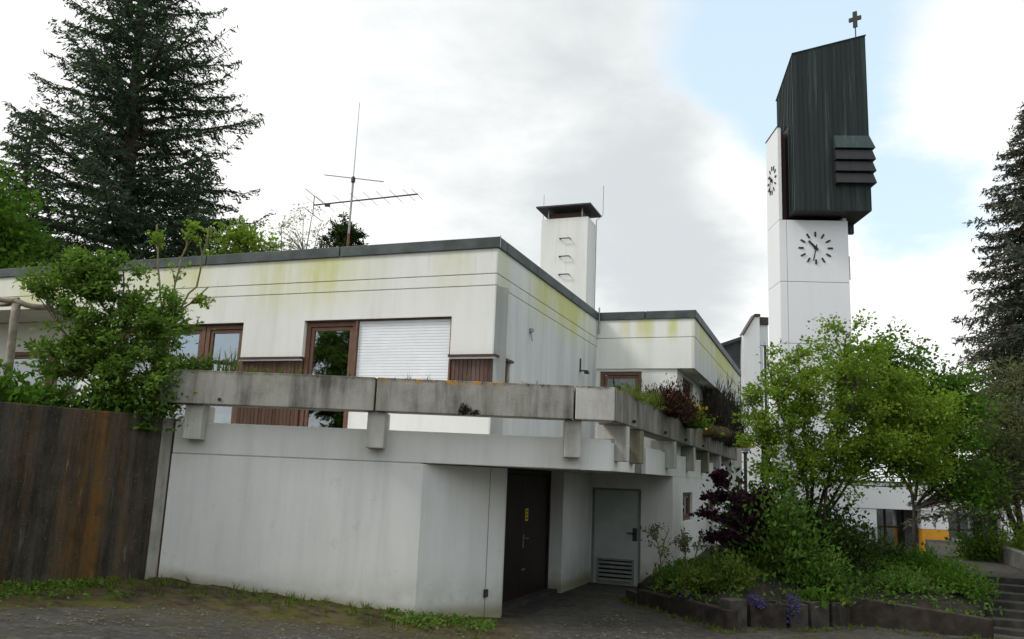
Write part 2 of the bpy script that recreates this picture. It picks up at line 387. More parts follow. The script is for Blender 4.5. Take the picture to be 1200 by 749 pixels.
LF = {
 'fir': leaf_mat('fir_needles', [(0.022, 0.040, 0.024), (0.046, 0.076, 0.042), (0.085, 0.12, 0.06)], 0.25),
 'spruce': leaf_mat('spruce_needles', [(0.034, 0.048, 0.040), (0.075, 0.092, 0.074), (0.19, 0.14, 0.09)], 0.22),
 'lime': leaf_mat('spring_leaves', [(0.085, 0.16, 0.016), (0.165, 0.265, 0.030), (0.25, 0.36, 0.06)], 0.52),
 'green': leaf_mat('fresh_green_leaves', [(0.04, 0.10, 0.012), (0.075, 0.16, 0.018), (0.11, 0.21, 0.028)], 0.42),
 'mid': leaf_mat('mid_green_leaves', [(0.042, 0.10, 0.016), (0.095, 0.185, 0.03), (0.16, 0.26, 0.055)], 0.45),
 'garden': leaf_mat('garden_leaves', [(0.05, 0.115, 0.018), (0.12, 0.21, 0.035), (0.20, 0.30, 0.065)], 0.45),
 'dark': leaf_mat('dark_green_leaves', [(0.018, 0.038, 0.010), (0.032, 0.065, 0.014), (0.055, 0.10, 0.02)], 0.3),
 'purple': leaf_mat('purple_leaves', [(0.018, 0.008, 0.014), (0.035, 0.012, 0.022), (0.06, 0.02, 0.03)], 0.25),
 'heather': leaf_mat('red_brown_heather', [(0.022, 0.010, 0.008), (0.045, 0.019, 0.014), (0.075, 0.036, 0.024)], 0.15),
 'olive': leaf_mat('grey_olive_leaves', [(0.075, 0.09, 0.04), (0.13, 0.15, 0.065), (0.19, 0.20, 0.10)], 0.35),
 'grass': leaf_mat('grass_blades', [(0.06, 0.10, 0.015), (0.11, 0.16, 0.025), (0.20, 0.21, 0.06)], 0.35),
 'dry': leaf_mat('dry_grass', [(0.12, 0.09, 0.055), (0.20, 0.16, 0.10), (0.16, 0.15, 0.07)], 0.3),
 'blossom': leaf_mat('pale_blossom', [(0.30, 0.30, 0.22), (0.45, 0.45, 0.36), (0.35, 0.36, 0.2)], 0.4),
 'flower': leaf_mat('violet_petals', [(0.08, 0.055, 0.20), (0.12, 0.09, 0.26), (0.16, 0.13, 0.32)], 0.4),
 'yellowflower': leaf_mat('yellow_petals', [(0.5, 0.36, 0.02), (0.65, 0.5, 0.03), (0.25, 0.28, 0.03)], 0.4),
 'cypress': leaf_mat('cypress_sprays', [(0.016, 0.034, 0.008), (0.030, 0.055, 0.012), (0.05, 0.08, 0.02)], 0.15),
 'twig': leaf_mat('dark_twigs', [(0.03, 0.026, 0.024), (0.05, 0.045, 0.04), (0.06, 0.06, 0.035)], 0.15),
}

# ------------------------------------------------------------------ foliage builders
def unit(a): return a / np.maximum(np.linalg.norm(a, axis=-1, keepdims=True), 1e-9)
def leaves(name, C, D, size, aspect, mat, parent, rng, flat=0.0):
    """diamond leaves folded on the midrib: C centres, D axis directions"""
    n = len(C); D = unit(D); R = rng.normal(size=(n, 3)); R[:, 2] += flat * 3
    S = unit(np.cross(D, R)); Nn = np.cross(S, D)
    L = (size * rng.uniform(0.45, 1.5, n))[:, None]; w = L * aspect
    b = C - D * L * 0.5; t = C + D * L * 0.5; m = C - D * L * 0.08
    l = m - S * w * 0.5 + Nn * w * 0.16; r = m + S * w * 0.5 + Nn * w * 0.16
    V = np.stack([b, r, t, l], 1).reshape(-1, 3)
    return arr_mesh(name, V, n, mat, parent)
def gnoise(P, seed, f):
    r = np.random.RandomState(seed); s = np.zeros(len(P))
    for k in range(5):
        q = r.normal(size=P.shape[1]) * f * (1 + 0.6 * k); s += np.sin(P @ q + r.uniform(0, 6.28)) / (1 + 0.5 * k)
    return s / 2.2
def leafy_tree(name, label, cat, base, stems, ell, nclu, nleaf, size, leafmat, bark, seed, group=None, r0=0.05, clu=0.28, aspect=0.55, shell=0.45, flat=0.25, stem_r=None, lower=True):
    """stems: list of point lists (world); ell: list of (centre, radii, weight) lobes of the crown"""
    rng = np.random.RandomState(seed); t = thing(name, label, cat, base, group)
    mb = MB(); pts = []
    for i, st in enumerate(stems):
        st = [np.array(p, float) for p in st]; P = []
        for a, b in zip(st[:-1], st[1:]):
            for k in range(4): P.append(a + (b - a) * k / 4 + rng.normal(size=3) * 0.02 * np.linalg.norm(b - a))
        P.append(st[-1]); P = np.array(P); rr = stem_r[i] if stem_r else r0
        rad = np.linspace(rr, max(0.012, rr * 0.18), len(P)); mb.tube(P, list(rad), 7); pts += [(p, r) for p, r in zip(P[2:], rad[2:])]
    SP = np.array([p for p, r in pts]); SR = np.array([r for p, r in pts])
    wts = np.array([e[2] for e in ell], float); wts /= wts.sum(); clusters = []
    for (c, rad, w), k in zip(ell, rng.multinomial(nclu, wts)):
        d = unit(rng.normal(size=(k, 3))); r = rng.uniform(0, 1, k) ** shell
        q = d * r[:, None]; P = np.array(c) + q * np.array(rad) * (1 + 0.30 * gnoise(d * 3 + np.array(c), seed + 3, 0.8))[:, None]
        clusters.append(P)
    CP = np.concatenate(clusters); LC = []; LD = []
    for c in CP:
        dv = SP - c; dist = np.linalg.norm(dv, axis=1) + (np.maximum(0, SP[:, 2] - c[2] + 0.15) * 2.0 if lower else 0)
        j = int(np.argmin(dist)); s = SP[j]; L = np.linalg.norm(c - s)
        mid = (s + c) / 2 + rng.normal(size=3) * 0.06 * L + np.array([0, 0, 0.10 * L]); r = min(SR[j] * 0.6, 0.006 + 0.010 * L)
        mb.tube([s, (s * .6 + mid * .4), mid, (mid + c) / 2 + rng.normal(size=3) * 0.02 * L, c], [r, r * .85, r * .65, r * .45, r * .25], 4, False)
        k = max(2, int(nleaf / len(CP) * rng.uniform(0.45, 1.6)))
        u = rng.uniform(0, 1, k) ** 0.6
        axis = mid[None] + (c - mid)[None] * u[:, None] * 1.15
        off = rng.normal(size=(k, 3)) * clu * np.array([1, 1, 0.75]) * (0.35 + 0.65 * u)[:, None]
        LC.append(axis + off); LD.append(off + rng.normal(size=(k, 3)) * clu * 0.7 + np.array([0, 0, -0.10 * clu]) + (c - s) / max(L, .1) * clu * 0.4)
    mb.build('trunk', bark, t, smooth=True)
    leaves('crown', np.concatenate(LC), np.concatenate(LD), size, aspect, leafmat, t, rng, flat)
    return t
def conifer(name, label, base, top, R0, zc, leafmat, bark, seed, nb=230, droop=0.25, lift=0.1, spray=0.55, shape=0.8, tr=0.35, dens=1.0, open_top=0.0, gap=0.0):
    rng = np.random.RandomState(seed); t = thing(name, label, 'tree', base)
    b = np.array(base, float); tp = np.array(top, float); H = tp[2] - b[2]; mb = MB()
    ax = lambda z: b + (tp - b) * ((z - b[2]) / H)
    mb.tube([ax(b[2] + H * k / 10) + rng.normal(size=3) * 0.03 for k in range(10)] + [tp], [tr * (1 - k / 10) ** 0.8 + 0.02 for k in range(11)], 9)
    C = []; D = []
    for i in range(nb):
        f = (i + rng.uniform()) / nb; z = zc + (tp[2] - zc) * f ** 0.9
        fr = (z - zc) / (tp[2] - zc)
        Rm = R0 * ((1 - fr) ** shape if shape < 1.5 else 1 - fr ** shape) * rng.uniform(0.62, 1.12) + 0.25
        if rng.uniform() < gap: Rm *= 0.55
        a = i * 2.39996 + rng.normal() * 0.3; s = ax(z); h = np.array([math.cos(a), math.sin(a), 0]); side = np.array([-h[1], h[0], 0])
        up = lift * (0.4 + fr)
        tt = np.linspace(0, 1, 9)
        path = s[None] + h[None] * (Rm * tt)[:, None] + np.array([0, 0, 1.0])[None] * (Rm * (up * tt * 2 - droop * (1 - fr * .6) * tt ** 1.6 * 1.5 + 0.10 * tt ** 4))[:, None] + rng.normal(size=(9, 3)) * 0.02 * Rm * tt[:, None]
        mb.tube(path, list(np.linspace(0.018 + 0.018 * Rm, 0.006, 9)), 4, False)
        nt = int((7 + 7.5 * Rm) * dens)
        for k in range(nt):
            q = 0.14 + 0.86 * (k + rng.uniform()) / nt; x = q * 8; j = min(int(x), 7); p = path[j] + (path[j + 1] - path[j]) * (x - j)
            sg = 1 if k % 2 else -1; Lt = (0.30 * Rm * (1 - q) ** 0.75 + 0.16) * rng.uniform(0.6, 1.25) * spray / 0.55
            dr = unit(side * sg * rng.uniform(.6, 1) + h * rng.uniform(0.3, .9) + np.array([0, 0, rng.normal() * 0.28 - 0.12 - droop * rng.uniform(0.3, 1.4)]))
            m = max(4, int(Lt * 16 * dens)); w = (np.arange(m) + rng.uniform(size=m)) / m
            pp = p[None] + dr[None] * (Lt * w)[:, None] + np.array([0, 0, -1])[None] * (droop * 0.5 * Lt * w ** 2)[:, None] + rng.normal(size=(m, 3)) * 0.045
            C.append(pp); D.append(dr[None] + rng.normal(size=(m, 3)) * 0.55 + np.array([0, 0, -0.1])[None])
    mb.build('trunk', bark, t, smooth=True)
    C = np.concatenate(C); D = np.concatenate(D)
    leaves('crown', C, D, 0.22 * spray / 0.55, 0.26, leafmat, t, rng)
    return t
def tufts(name, P, hgt, width, leafmat, rng, parent=None, blades=9, spread=0.6):
    """grass tufts: bent blades of two faces each"""
    n = len(P) * blades; B = np.repeat(P, blades, 0) + rng.normal(size=(n, 3)) * np.array([1, 1, 0]) * width * 3
    h = (np.repeat(hgt, blades) if hasattr(hgt, '__len__') else np.full(n, hgt)) * rng.uniform(0.5, 1.2, n)
    lean = rng.normal(size=(n, 3)) * np.array([1, 1, 0]) * spread; s = unit(np.cross(lean + 1e-4, np.array([0, 0, 1.0]))) * width
    m = B + (lean * 0.35 + np.array([0, 0, 0.6])) * h[:, None]; tp = B + (lean * 1.0 + np.array([0, 0, 0.95])) * h[:, None]
    V = np.concatenate([np.stack([B - s, B + s, m + s * .7, m - s * .7], 1), np.stack([m - s * .7, m + s * .7, tp + s * .08, tp - s * .08], 1)]).reshape(-1, 3)
    return arr_mesh(name, V, 2 * n, leafmat, parent)
def clump(name, label, cat, base, rad, n, size, leafmat, seed, group=None, aspect=0.5, stems=14, bark=None, up=0.3, shell=0.5, flower=None):
    """a low leafy plant: short stems and leaves in an uneven mound"""
    rng = np.random.RandomState(seed); t = thing(name, label, cat, base, group); b = np.array(base, float); rad = np.array(rad, float)
    mb = MB(); tips = []
    for k in range(stems):
        d = unit(rng.normal(size=3) * np.array([1, 1, .5]) + np.array([0, 0, .7])); d[2] = abs(d[2]); e = b + d * rad * rng.uniform(.6, 1.05)
        m = b * .5 + e * .5 + rng.normal(size=3) * .05 * rad; mb.tube([b + rng.normal(size=3) * np.array([.15, .15, 0]) * rad, m, e], [0.012, 0.008, 0.004], 4, False); tips.append(e)
    tips = np.array(tips); mb.build('stems', bark or M['bark_green'], t)
    k = rng.randint(0, stems, n); f = rng.uniform(0, 1, n) ** shell
    P = b + (tips[k] - b) * f[:, None] + rng.normal(size=(n, 3)) * rad * np.array([.17, .17, .14]) * (0.5 + f)[:, None]
    P[:, 2] = np.maximum(P[:, 2], b[2] + 0.01)
    leaves('foliage', P, (P - b) * .5 / rad + rng.normal(size=(n, 3)) * .6 + np.array([0, 0, up]), size, aspect, leafmat, t, rng, .4)
    if flower:
        fm, fn_, fs = flower; q = rng.randint(0, stems, fn_); P = tips[q] + rng.normal(size=(fn_, 3)) * rad * .22
        leaves('blossom', P, rng.normal(size=(fn_, 3)), fs, .8, fm, t, rng, .3)
    return t

# ------------------------------------------------------------------ the ground
_GX = np.array([-400, -30, -14, -9, -5, -1.26, 0, 4, 8.4, 14, 30, 400.]); _GZ = np.array([1.0, 1.0, .75, .6, .40, .03, -.09, -.10, -.28, -.5, -1.0, -1.0])
def gz(x, y):
    x = np.asarray(x, float); y = np.asarray(y, float)
    k = np.clip((y - 6) / 6, 0, 1); k = k * k * (3 - 2 * k)
    a = np.interp(x, _GX, _GZ)
    near = 0.5 - 0.01 * x * (np.abs(x) < 30)
    z = near * (1 - k) + a * k
    far = np.clip((y - 24) / 10, 0, 1) * np.clip((x - 0) / 8, 0, 1)
    return z * (1 - far) + (-1.0) * far
def grid(name, xs, ys, zf, mat, kind='structure', bumpy=0.0, seed=1):
    rng = np.random.RandomState(seed); Xg, Yg = np.meshgrid(xs, ys); Z = zf(Xg, Yg) + bumpy * rng.normal(size=Xg.shape) * (np.abs(Xg) < 30)
    nx, ny = len(xs), len(ys); mb = MB(); mb.v = list(map(tuple, np.stack([Xg.ravel(), Yg.ravel(), Z.ravel()], 1)))
    mb.f = [(j * nx + i, j * nx + i + 1, (j + 1) * nx + i + 1, (j + 1) * nx + i) for j in range(ny - 1) for i in range(nx - 1)]
    return tag(mb.build(name, mat, smooth=True), kind=kind)
def asphalt_fn():
    p = pos(); y = dot(p, (0, 1, 0)); x = dot(p, (1, 0, 0))
    n = noise(p, 0.55, 5, 0.6); f = noise(p, 60, 4, 0.75); m = noise(p, 2.3, 6, 0.65); w = noise(p, 1.2, 5, 0.6, (1, 2.5, 1))
    g2 = noise(p, 9, 5, 0.7); c = mix((n.ramp(0.3, 0.75) * 0.6 + g2.ramp(0.3, 0.7) * 0.4).clamp(), (0.034, 0.031, 0.026), (0.105, 0.098, 0.086))
    c = mix((f.ramp(0.52, 0.72) * 0.6).clamp(), c, (0.125, 0.12, 0.11))
    c = mix((m.ramp(0.50, 0.66) * 0.6).clamp(), c, (0.055, 0.055, 0.018))
    c = mix((w.ramp(0.55, 0.75) * 0.35).clamp(), c, (0.022, 0.02, 0.018))
    vo = X.tree.nodes.new('ShaderNodeTexVoronoi'); vo.feature = 'DISTANCE_TO_EDGE'; vo.inputs['Scale'].default_value = 0.42
    wv = X.tree.nodes.new('ShaderNodeVectorMath'); wv.operation = 'ADD'; X.tree.links.new(p.s, wv.inputs[0])
    wn = nd('ShaderNodeTexNoise', Vector=p, Scale=2.2, Detail=5); X.tree.links.new(wn.outputs['Color'], wv.inputs[1]); X.tree.links.new(wv.outputs[0], vo.inputs['Vector'])
    cr = (1.0 - X(vo.outputs['Distance']).ramp(0.002, 0.012)) * noise(p, 0.5, 2).ramp(0.45, 0.6)
    c = mix((cr * 0.8).clamp(), c, (0.014, 0.013, 0.010))
    c = mix((noise(p, 0.9, 6, 0.7, off=(7, 1, 1)).ramp(0.55, 0.7) * 0.45).clamp(), c, (0.15, 0.142, 0.125))
    g3 = noise(p, 5.5, 7, 0.75, off=(2, 8, 3)); g4 = noise(p, 17, 5, 0.75)
    c = mix((g3.ramp(0.52, 0.62) * 0.55).clamp(), c, (0.155, 0.147, 0.13)); c = mix((g4.ramp(0.54, 0.64) * 0.6).clamp(), c, (0.024, 0.022, 0.018))
    edge = (y + (m - 0.5) * 2.6 + (g3 - 0.5) * 1.4 - x * 0.12).ramp(10.2, 12.4) * (1.0 - x.ramp(-0.2, 0.9))
    rb = noise(p, 1.5, 6, 0.7, off=(9, 9, 2)).ramp(0.50, 0.60) * (x.ramp(2.0, 4.0)) * y.ramp(11.5, 13.5)
    soil = mix(g4.ramp(0.4, 0.65), (0.045, 0.036, 0.022), (0.12, 0.10, 0.05)); soil = mix((g3.ramp(0.45, 0.6) * 0.8).clamp(), soil, (0.085, 0.09, 0.018))
    c = mix(((edge + rb * 0.8) * 0.9).clamp(), c, soil)
    return surf(c, 0.88, f + m - cr + g3 * 2.0 + g4, 0.03, spec=0.2)
M['asphalt'] = material('old_asphalt', asphalt_fn)
def dirt_fn():
    p = pos(); m = noise(p, 3.3, 6, 0.65); f = noise(p, 40, 5, 0.7); g = noise(p, 1.6, 5, 0.65, off=(3, 3, 3))
    c = mix(m.ramp(0.3, 0.7), (0.030, 0.024, 0.015), (0.11, 0.088, 0.052)); c = mix((g.ramp(0.44, 0.60) * 0.8).clamp(), c, (0.085, 0.088, 0.018))
    c = mix((f.ramp(0.6, 0.75) * 0.5).clamp(), c, (0.13, 0.12, 0.085)); return surf(c, 0.95, f + m, 0.03, spec=0.1)
M['dirt'] = material('mossy_dirt', dirt_fn)
xs = np.unique(np.concatenate([np.linspace(-400, -30, 9), np.linspace(-30, -10, 11), np.linspace(-10, 14, 73), np.linspace(14, 40, 14), np.linspace(40, 400, 9)]))
ys = np.unique(np.concatenate([np.linspace(-80, 5, 8), np.linspace(5, 22, 60), np.linspace(22, 60, 20), np.linspace(60, 500, 10)]))
grid('ground', xs, ys, gz, M['asphalt'], bumpy=0.006)
# strip of dirt and moss against the walls
def strip(name, edge_a, edge_b, mat, dz, seed, n=60, m=6, hump=0.05):
    rng = np.random.RandomState(seed); A = np.array(edge_a, float); B = np.array(edge_b, float)
    def rs(P):
        s = np.concatenate([[0], np.cumsum(np.linalg.norm(np.diff(P, axis=0), axis=1))]); q = np.linspace(0, s[-1], n); return np.stack([np.interp(q, s, P[:, k]) for k in range(P.shape[1])], 1)
    A = rs(A); B = rs(B); B = B + np.stack([gnoise(B, seed, 2.0) * .05, gnoise(B, seed + 1, 2.5) * .14], 1); mb = MB()
    for j in range(m):
        t = j / (m - 1); P = A * (1 - t) + B * t
        for i in range(n):
            z = P[i, 2] if P.shape[1] > 2 else float(gz(P[i, 0], P[i, 1])); h = hump * (1 - t) * (1 + 0.6 * math.sin(i * .7 + j)) + rng.normal() * 0.008
            mb.v.append((P[i, 0], P[i, 1], z + dz * (1 if j < m - 1 else -1.5) + max(0, h if j < m - 1 else 0)))
    mb.f = [(j * n + i, (j + 1) * n + i, (j + 1) * n + i + 1, j * n + i + 1) for j in range(m - 1) for i in range(n - 1)]
    return mb.build(name, mat, smooth=True)
tag(strip('dirt_verge', [(-9.4, 7.4), (-6.6, 10.75), (-5.1, 13.12), (-1.3, 13.1), (-0.1, 13.5)], [(-8.0, 6.9), (-5.6, 9.6), (-4.0, 11.3), (-1.0, 11.9), (0.3, 12.9)], M['dirt'], 0.02, 5, 140, 9, .03), kind='structure')

# ------------------------------------------------------------------ the hall
hall = thing('parish_hall', 'long flat-roofed white hall with grey roof edge and a terrace over its basement', 'building', (-1.26, 13.05, 0))
ZR, ZF, G1, G2, HD, SL, FL = 6.27, 6.09, 5.62, 5.41, 4.88, 4.18, 2.60
GAP = 0.007
UL = -24.0; UR = -5.30; V0 = 13.18; VI = 20.05; U2 = -2.90; VE = 31.3
def part(name, mat, fn, parent=hall, **kw):
    mb = MB(); fn(mb); return mb.build(name, mat, parent, **kw)
TH = 0.30
# recessed core behind the joints, then the rendered strips proud of it
part('wall_core', M['rail_wall'], lambda m: (m.uv(UL, UR - .025, V0 + .03, V0 + .12, 5.35, ZF), m.uv(UR - .12, UR - .03, V0 + .12, VI + .1, 5.35, ZF), m.uv(UR, U2 - .03, VI + .03, VI + .12, 4.95, ZF), m.uv(U2 - .12, U2 - .03, VI + .12, VE, 4.95, ZF)))
part('wall_strip', M['white'], lambda m: m.uv(UL, UR, V0, V0 + .1, G1 + GAP, ZF), bevel=.006)
part('wall_strip', M['white'], lambda m: m.uv(UL, UR, V0, V0 + .1, G2 + GAP, G1 - GAP), bevel=.006)
RB = -14.6      # left of this the front steps back under the roof band
part('wall', M['white'], lambda m: (wall_run(m, W(RB, V0)[:2], W(UR, V0)[:2], FL - .1, G2 - GAP, TH,
     [(RB * -1 - 13.7, RB * -1 - 10.55, FL, HD), (-RB - 10.55, -RB - 9.16, FL, SL), (-RB - 9.16, -RB - 8.06, FL, HD), (-RB - 8.06, -RB - 6.12, 3.45, HD), (-RB - 6.12, -RB - 5.30, 3.45, SL)])))
part('wall', M['white'], lambda m: m.uv(UL, RB, V0, V0 + .3, 5.33, G2 - GAP))
part('wall', M['band'], lambda m: (m.uv(UL, RB + .3, 14.6, 14.9, 4.62, 5.33), m.uv(UL, RB + .3, 14.6, 14.9, FL - .1, 3.55), m.uv(RB, RB + .3, V0 + .3, 14.6, FL - .1, 5.33), m.uv(-15.6, RB + .3, 14.6, 14.9, 3.55, 4.62), m.uv(UL, -18.6, 14.6, 14.9, 3.55, 4.62)))
part('soffit', M['band'], lambda m: m.uv(UL, RB, V0 + .3, 14.6, 5.34, 5.42))
# return wall
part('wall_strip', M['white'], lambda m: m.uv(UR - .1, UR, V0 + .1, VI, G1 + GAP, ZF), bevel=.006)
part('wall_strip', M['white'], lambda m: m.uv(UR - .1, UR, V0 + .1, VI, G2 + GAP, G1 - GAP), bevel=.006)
def ret(m):
    wall_run(m, W(UR, V0 + TH)[:2], W(UR, VI + .06)[:2], FL - .1, G2 - GAP, TH, [(0, .51, 3.45, SL)])
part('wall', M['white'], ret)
# second volume
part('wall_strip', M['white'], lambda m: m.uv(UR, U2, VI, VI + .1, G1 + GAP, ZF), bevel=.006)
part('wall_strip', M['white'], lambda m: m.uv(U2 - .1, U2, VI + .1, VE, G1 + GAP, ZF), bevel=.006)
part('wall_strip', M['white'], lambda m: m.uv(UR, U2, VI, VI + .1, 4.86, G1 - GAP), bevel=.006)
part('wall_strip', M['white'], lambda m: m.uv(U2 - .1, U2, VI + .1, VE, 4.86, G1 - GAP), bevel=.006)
part('soffit', M['lower'], lambda m: m.uv(UR, U2 - .1, VI + .1, VE, 4.88, 4.93))
part('wall', M['band'], lambda m: wall_run(m, W(UR, VI + .06)[:2], W(-3.32, VI + .06)[:2], FL - .1, 4.88, .25, [(.08, 1.12, 3.0, 4.80)]))
part('wall', M['band'], lambda m: wall_run(m, W(-3.32, VI + .31)[:2], W(-3.32, VE)[:2], FL - .1, 4.88, .25, [(.6, 2.3, 3.3, 4.78), (4.2, 6.2, 3.3, 4.78), (7.5, 9.5, 3.3, 4.78)]))
part('wall', M['band'], lambda m: m.uv(UR, U2, VE, VE + .1, -.8, ZF))
part('roof', M['gravel'], lambda m: (m.uv(UL, UR - .35, V0 + .35, 28, 5.95, 6.02), m.uv(UR - .35, U2 - .35, VI + .35, VE, 5.95, 6.02)))
# roof edge flashing, sheet by sheet
def flash(u0, u1, v0, v1): part('roof_edge', M['flash'], lambda m: m.uv(u0, u1, v0, v1, ZF - .015, ZR), bevel=.008)
for a, b in ((-24, -20.9), (-20.88, -17.8), (-17.78, -14.7), (-14.68, -11.6), (-11.58, -8.5), (-8.48, UR + .04)): flash(a, b, V0 - .045, V0 + .33)
for a, b in ((V0 + .35, 15.2), (15.22, 17.6), (17.62, VI - .03)): flash(UR - .33, UR + .042, a, b)
for a, b in ((UR + .06, -4.1), (-4.08, U2 + .04)): flash(a, b, VI - .045, VI + .33)
for a, b in ((VI + .35, 22.8), (22.82, 25.6), (25.62, 28.5), (28.52, VE + .1)): flash(U2 - .33, U2 + .042, a, b)
part('drip_edge', M['metal'], lambda m: m.tube([W(UR + .06, V0 - .06, ZR + .01), W(UR + .06, V0 - .06, ZF - .02)], .008, 5))
part('downpipe', M['metal'], lambda m: m.tube([W(UR + .06, VI - .07, ZR + .12), W(UR + .06, VI - .07, 5.72)], .022, 8))

def window(u0, u1, z0, z1, v=V0 + .09, mat='frame', back='black', wd=.09, inner=True, axis='u', blind=None):
    """frame, sash and pane in the plane v (axis u) or in the plane u=v (axis v)"""
    def B(m, a, b, n0, n1, c, d):
        if axis == 'u': m.uv(a, b, v + n0, v + n1, c, d)
        else: m.uv(v - n1, v - n0, a, b, c, d)
    f = MB(); B(f, u0, u0 + wd, 0, .1, z0, z1); B(f, u1 - wd, u1, 0, .1, z0, z1); B(f, u0 + wd, u1 - wd, 0, .1, z1 - wd, z1); B(f, u0 + wd, u1 - wd, 0, .1, z0, z0 + wd)
    w = f.build('window', M[mat], hall, bevel=.004)
    a, b, c, d = u0 + wd, u1 - wd, z0 + wd, z1 - wd
    if inner:
        s = MB(); k = .075; B(s, a + .012, a + k, .02, .085, c + .012, d - .012); B(s, b - k, b - .012, .02, .085, c + .012, d - .012); B(s, a + k, b - k, .02, .085, d - k, d - .012); B(s, a + k, b - k, .02, .085, c + .012, c + k)
        s.build('sash', M[mat], w, bevel=.004); a += k; b -= k; c += k; d -= k
    p = MB(); B(p, a, b, .045, .053, c, d); p.build('pane', M['glass'], w)
    if blind:
        q = MB(); B(q, a - .02, b + .02, .16, .17, c + (d - c) * blind, d); q.build('blind', M['curtain'], w)
    q = MB(); B(q, u0 - .05, u1 + .05, .9, .95, z0 - .1, z1 + .1); q.build('room_shade', M[back], w)
    return w
window(-13.70, -12.62, FL, HD - .02, blind=.45); window(-12.60, -11.52, FL, HD - .02, blind=.72); window(-11.50, -10.55, FL, HD - .02)
window(-9.16, -8.06, FL, HD - .02)
window(-18.6, -17.1, 3.55, 4.62, v=14.62, blind=.85); window(-17.08, -15.6, 3.55, 4.62, v=14.62)
window(UR + .08, -4.18, 3.0, 4.80, v=VI + .1)
window(VI + .31 + .6, VI + .31 + 2.3, 3.3, 4.78, v=-3.40, axis='v', mat='frame_dark'); window(VI + 4.51, VI + 6.51, 3.3, 4.78, v=-3.40, axis='v', mat='frame_dark'); window(VI + 7.81, VI + 9.81, 3.3, 4.78, v=-3.40, axis='v', mat='frame_dark')
window(V0 + .46, V0 + .80, 3.45, SL - .05, v=UR - .03, axis='v', wd=.06, inner=False, back='curtain')
# roller shutter
sh = part('roller_shutter', M['shutter_gap'], lambda m: m.uv(-8.04, -6.14, V0 + .105, V0 + .13, 3.46, HD - .02))
part('shutter_guide', M['frame'], lambda m: m.uv(-6.15, -6.12, V0 + .03, V0 + .12, 3.46, HD), sh); part('shutter_guide', M['frame'], lambda m: m.uv(-8.06, -8.03, V0 + .03, V0 + .12, 3.46, HD), sh)
part('shutter_box', M['frame_dark'], lambda m: m.uv(-8.03, -6.15, V0 + .06, V0 + .12, HD - .03, HD), sh)
for k in range(26):
    z = 3.47 + k * .0535
    def sl(m, z=z):
        q = [(-8.02, .105), (-6.16, .105)]
        a = [W(-8.02, V0 + .085, z), W(-6.16, V0 + .085, z), W(-6.16, V0 + .107, z), W(-8.02, V0 + .107, z)]
        b = [W(-8.02, V0 + .087, z + .0505), W(-6.16, V0 + .087, z + .0505), W(-6.16, V0 + .107, z + .0505), W(-8.02, V0 + .107, z + .0505)]
        m.hexa(a, b)
    part('slat', M['shutter'], sl, sh, bevel=.004)
# wood cladding
rb = random.Random(4)
def boards(u0, u1, z0, z1, mat, v=V0 + .05, w=.082, axis='u'):
    c = part('cladding', M['frame_dark'], lambda m: m.uv(u0, u1, v + .03, v + .09, z0, z1) if axis == 'u' else m.uv(v - .09, v - .03, u0, u1, z0, z1))
    n = round((u1 - u0) / w); s = (u1 - u0) / n
    for k in range(n):
        d = rb.uniform(-.006, .006); a = u0 + k * s + .004; b = u0 + (k + 1) * s - .004
        part('board', M[mat], lambda m: m.uv(a, b, v + d, v + .028, z0, z1) if axis == 'u' else m.uv(v - .028, v - d, a, b, z0, z1), c, bevel=.003)
boards(-10.54, -9.17, FL, SL - .03, 'board'); boards(-6.11, UR - .03, 3.46, SL - .03, 'board_grey'); boards(V0 + .05, V0 + .46, 3.46, SL - .03, 'board_grey', v=UR - .03, axis='v')
part('sill_flashing', M['frame_dark'], lambda m: m.uv(-10.56, -9.15, V0 - .05, V0 + .10, SL - .03, SL + .012)); part('sill_flashing', M['frame_dark'], lambda m: (m.uv(-6.13, UR + .06, V0 - .06, V0 + .1, SL - .03, SL + .012), m.uv(UR - .1, UR + .06, V0 + .1, V0 + .86, SL - .03, SL + .012)))
part('sill_trim', M['shutter'], lambda m: m.uv(-10.55, -9.16, V0 - .03, V0 + .04, SL - .055, SL - .031)); part('sill_trim', M['shutter'], lambda m: (m.uv(-6.12, UR + .03, V0 - .03, V0 + .04, SL - .055, SL - .031), m.uv(UR - .04, UR + .03, V0 + .04, V0 + .44, SL - .055, SL - .031)))
part('lintel_shadow_gap', M['frame_dark'], lambda m: (m.uv(-13.7, -10.55, V0 + .02, V0 + .2, HD - .02, HD - .002), m.uv(-9.16, -6.12, V0 + .02, V0 + .2, HD - .02, HD - .002)))
# small fittings on the return wall
def lampfit(m):
    m.uv(UR, UR + .03, 18.52, 18.58, 4.58, 4.90); m.uv(UR + .03, UR + .2, 18.53, 18.57, 4.60, 4.63); m.uv(UR + .12, UR + .22, 18.49, 18.61, 4.54, 4.60)
part('wall_lamp', M['dark_metal'], lampfit, bevel=.01)
part('wall_hook', M['metal'], lambda m: (m.lathe(W(UR + .03, 15.0, 4.93), [(.0, -.05), (.05, -.03), (.05, .03), (.0, .05)], 10), m.tube([W(UR + .02, 15.0, 4.9), W(UR + .06, 15.0, 4.72)], .012, 6)))

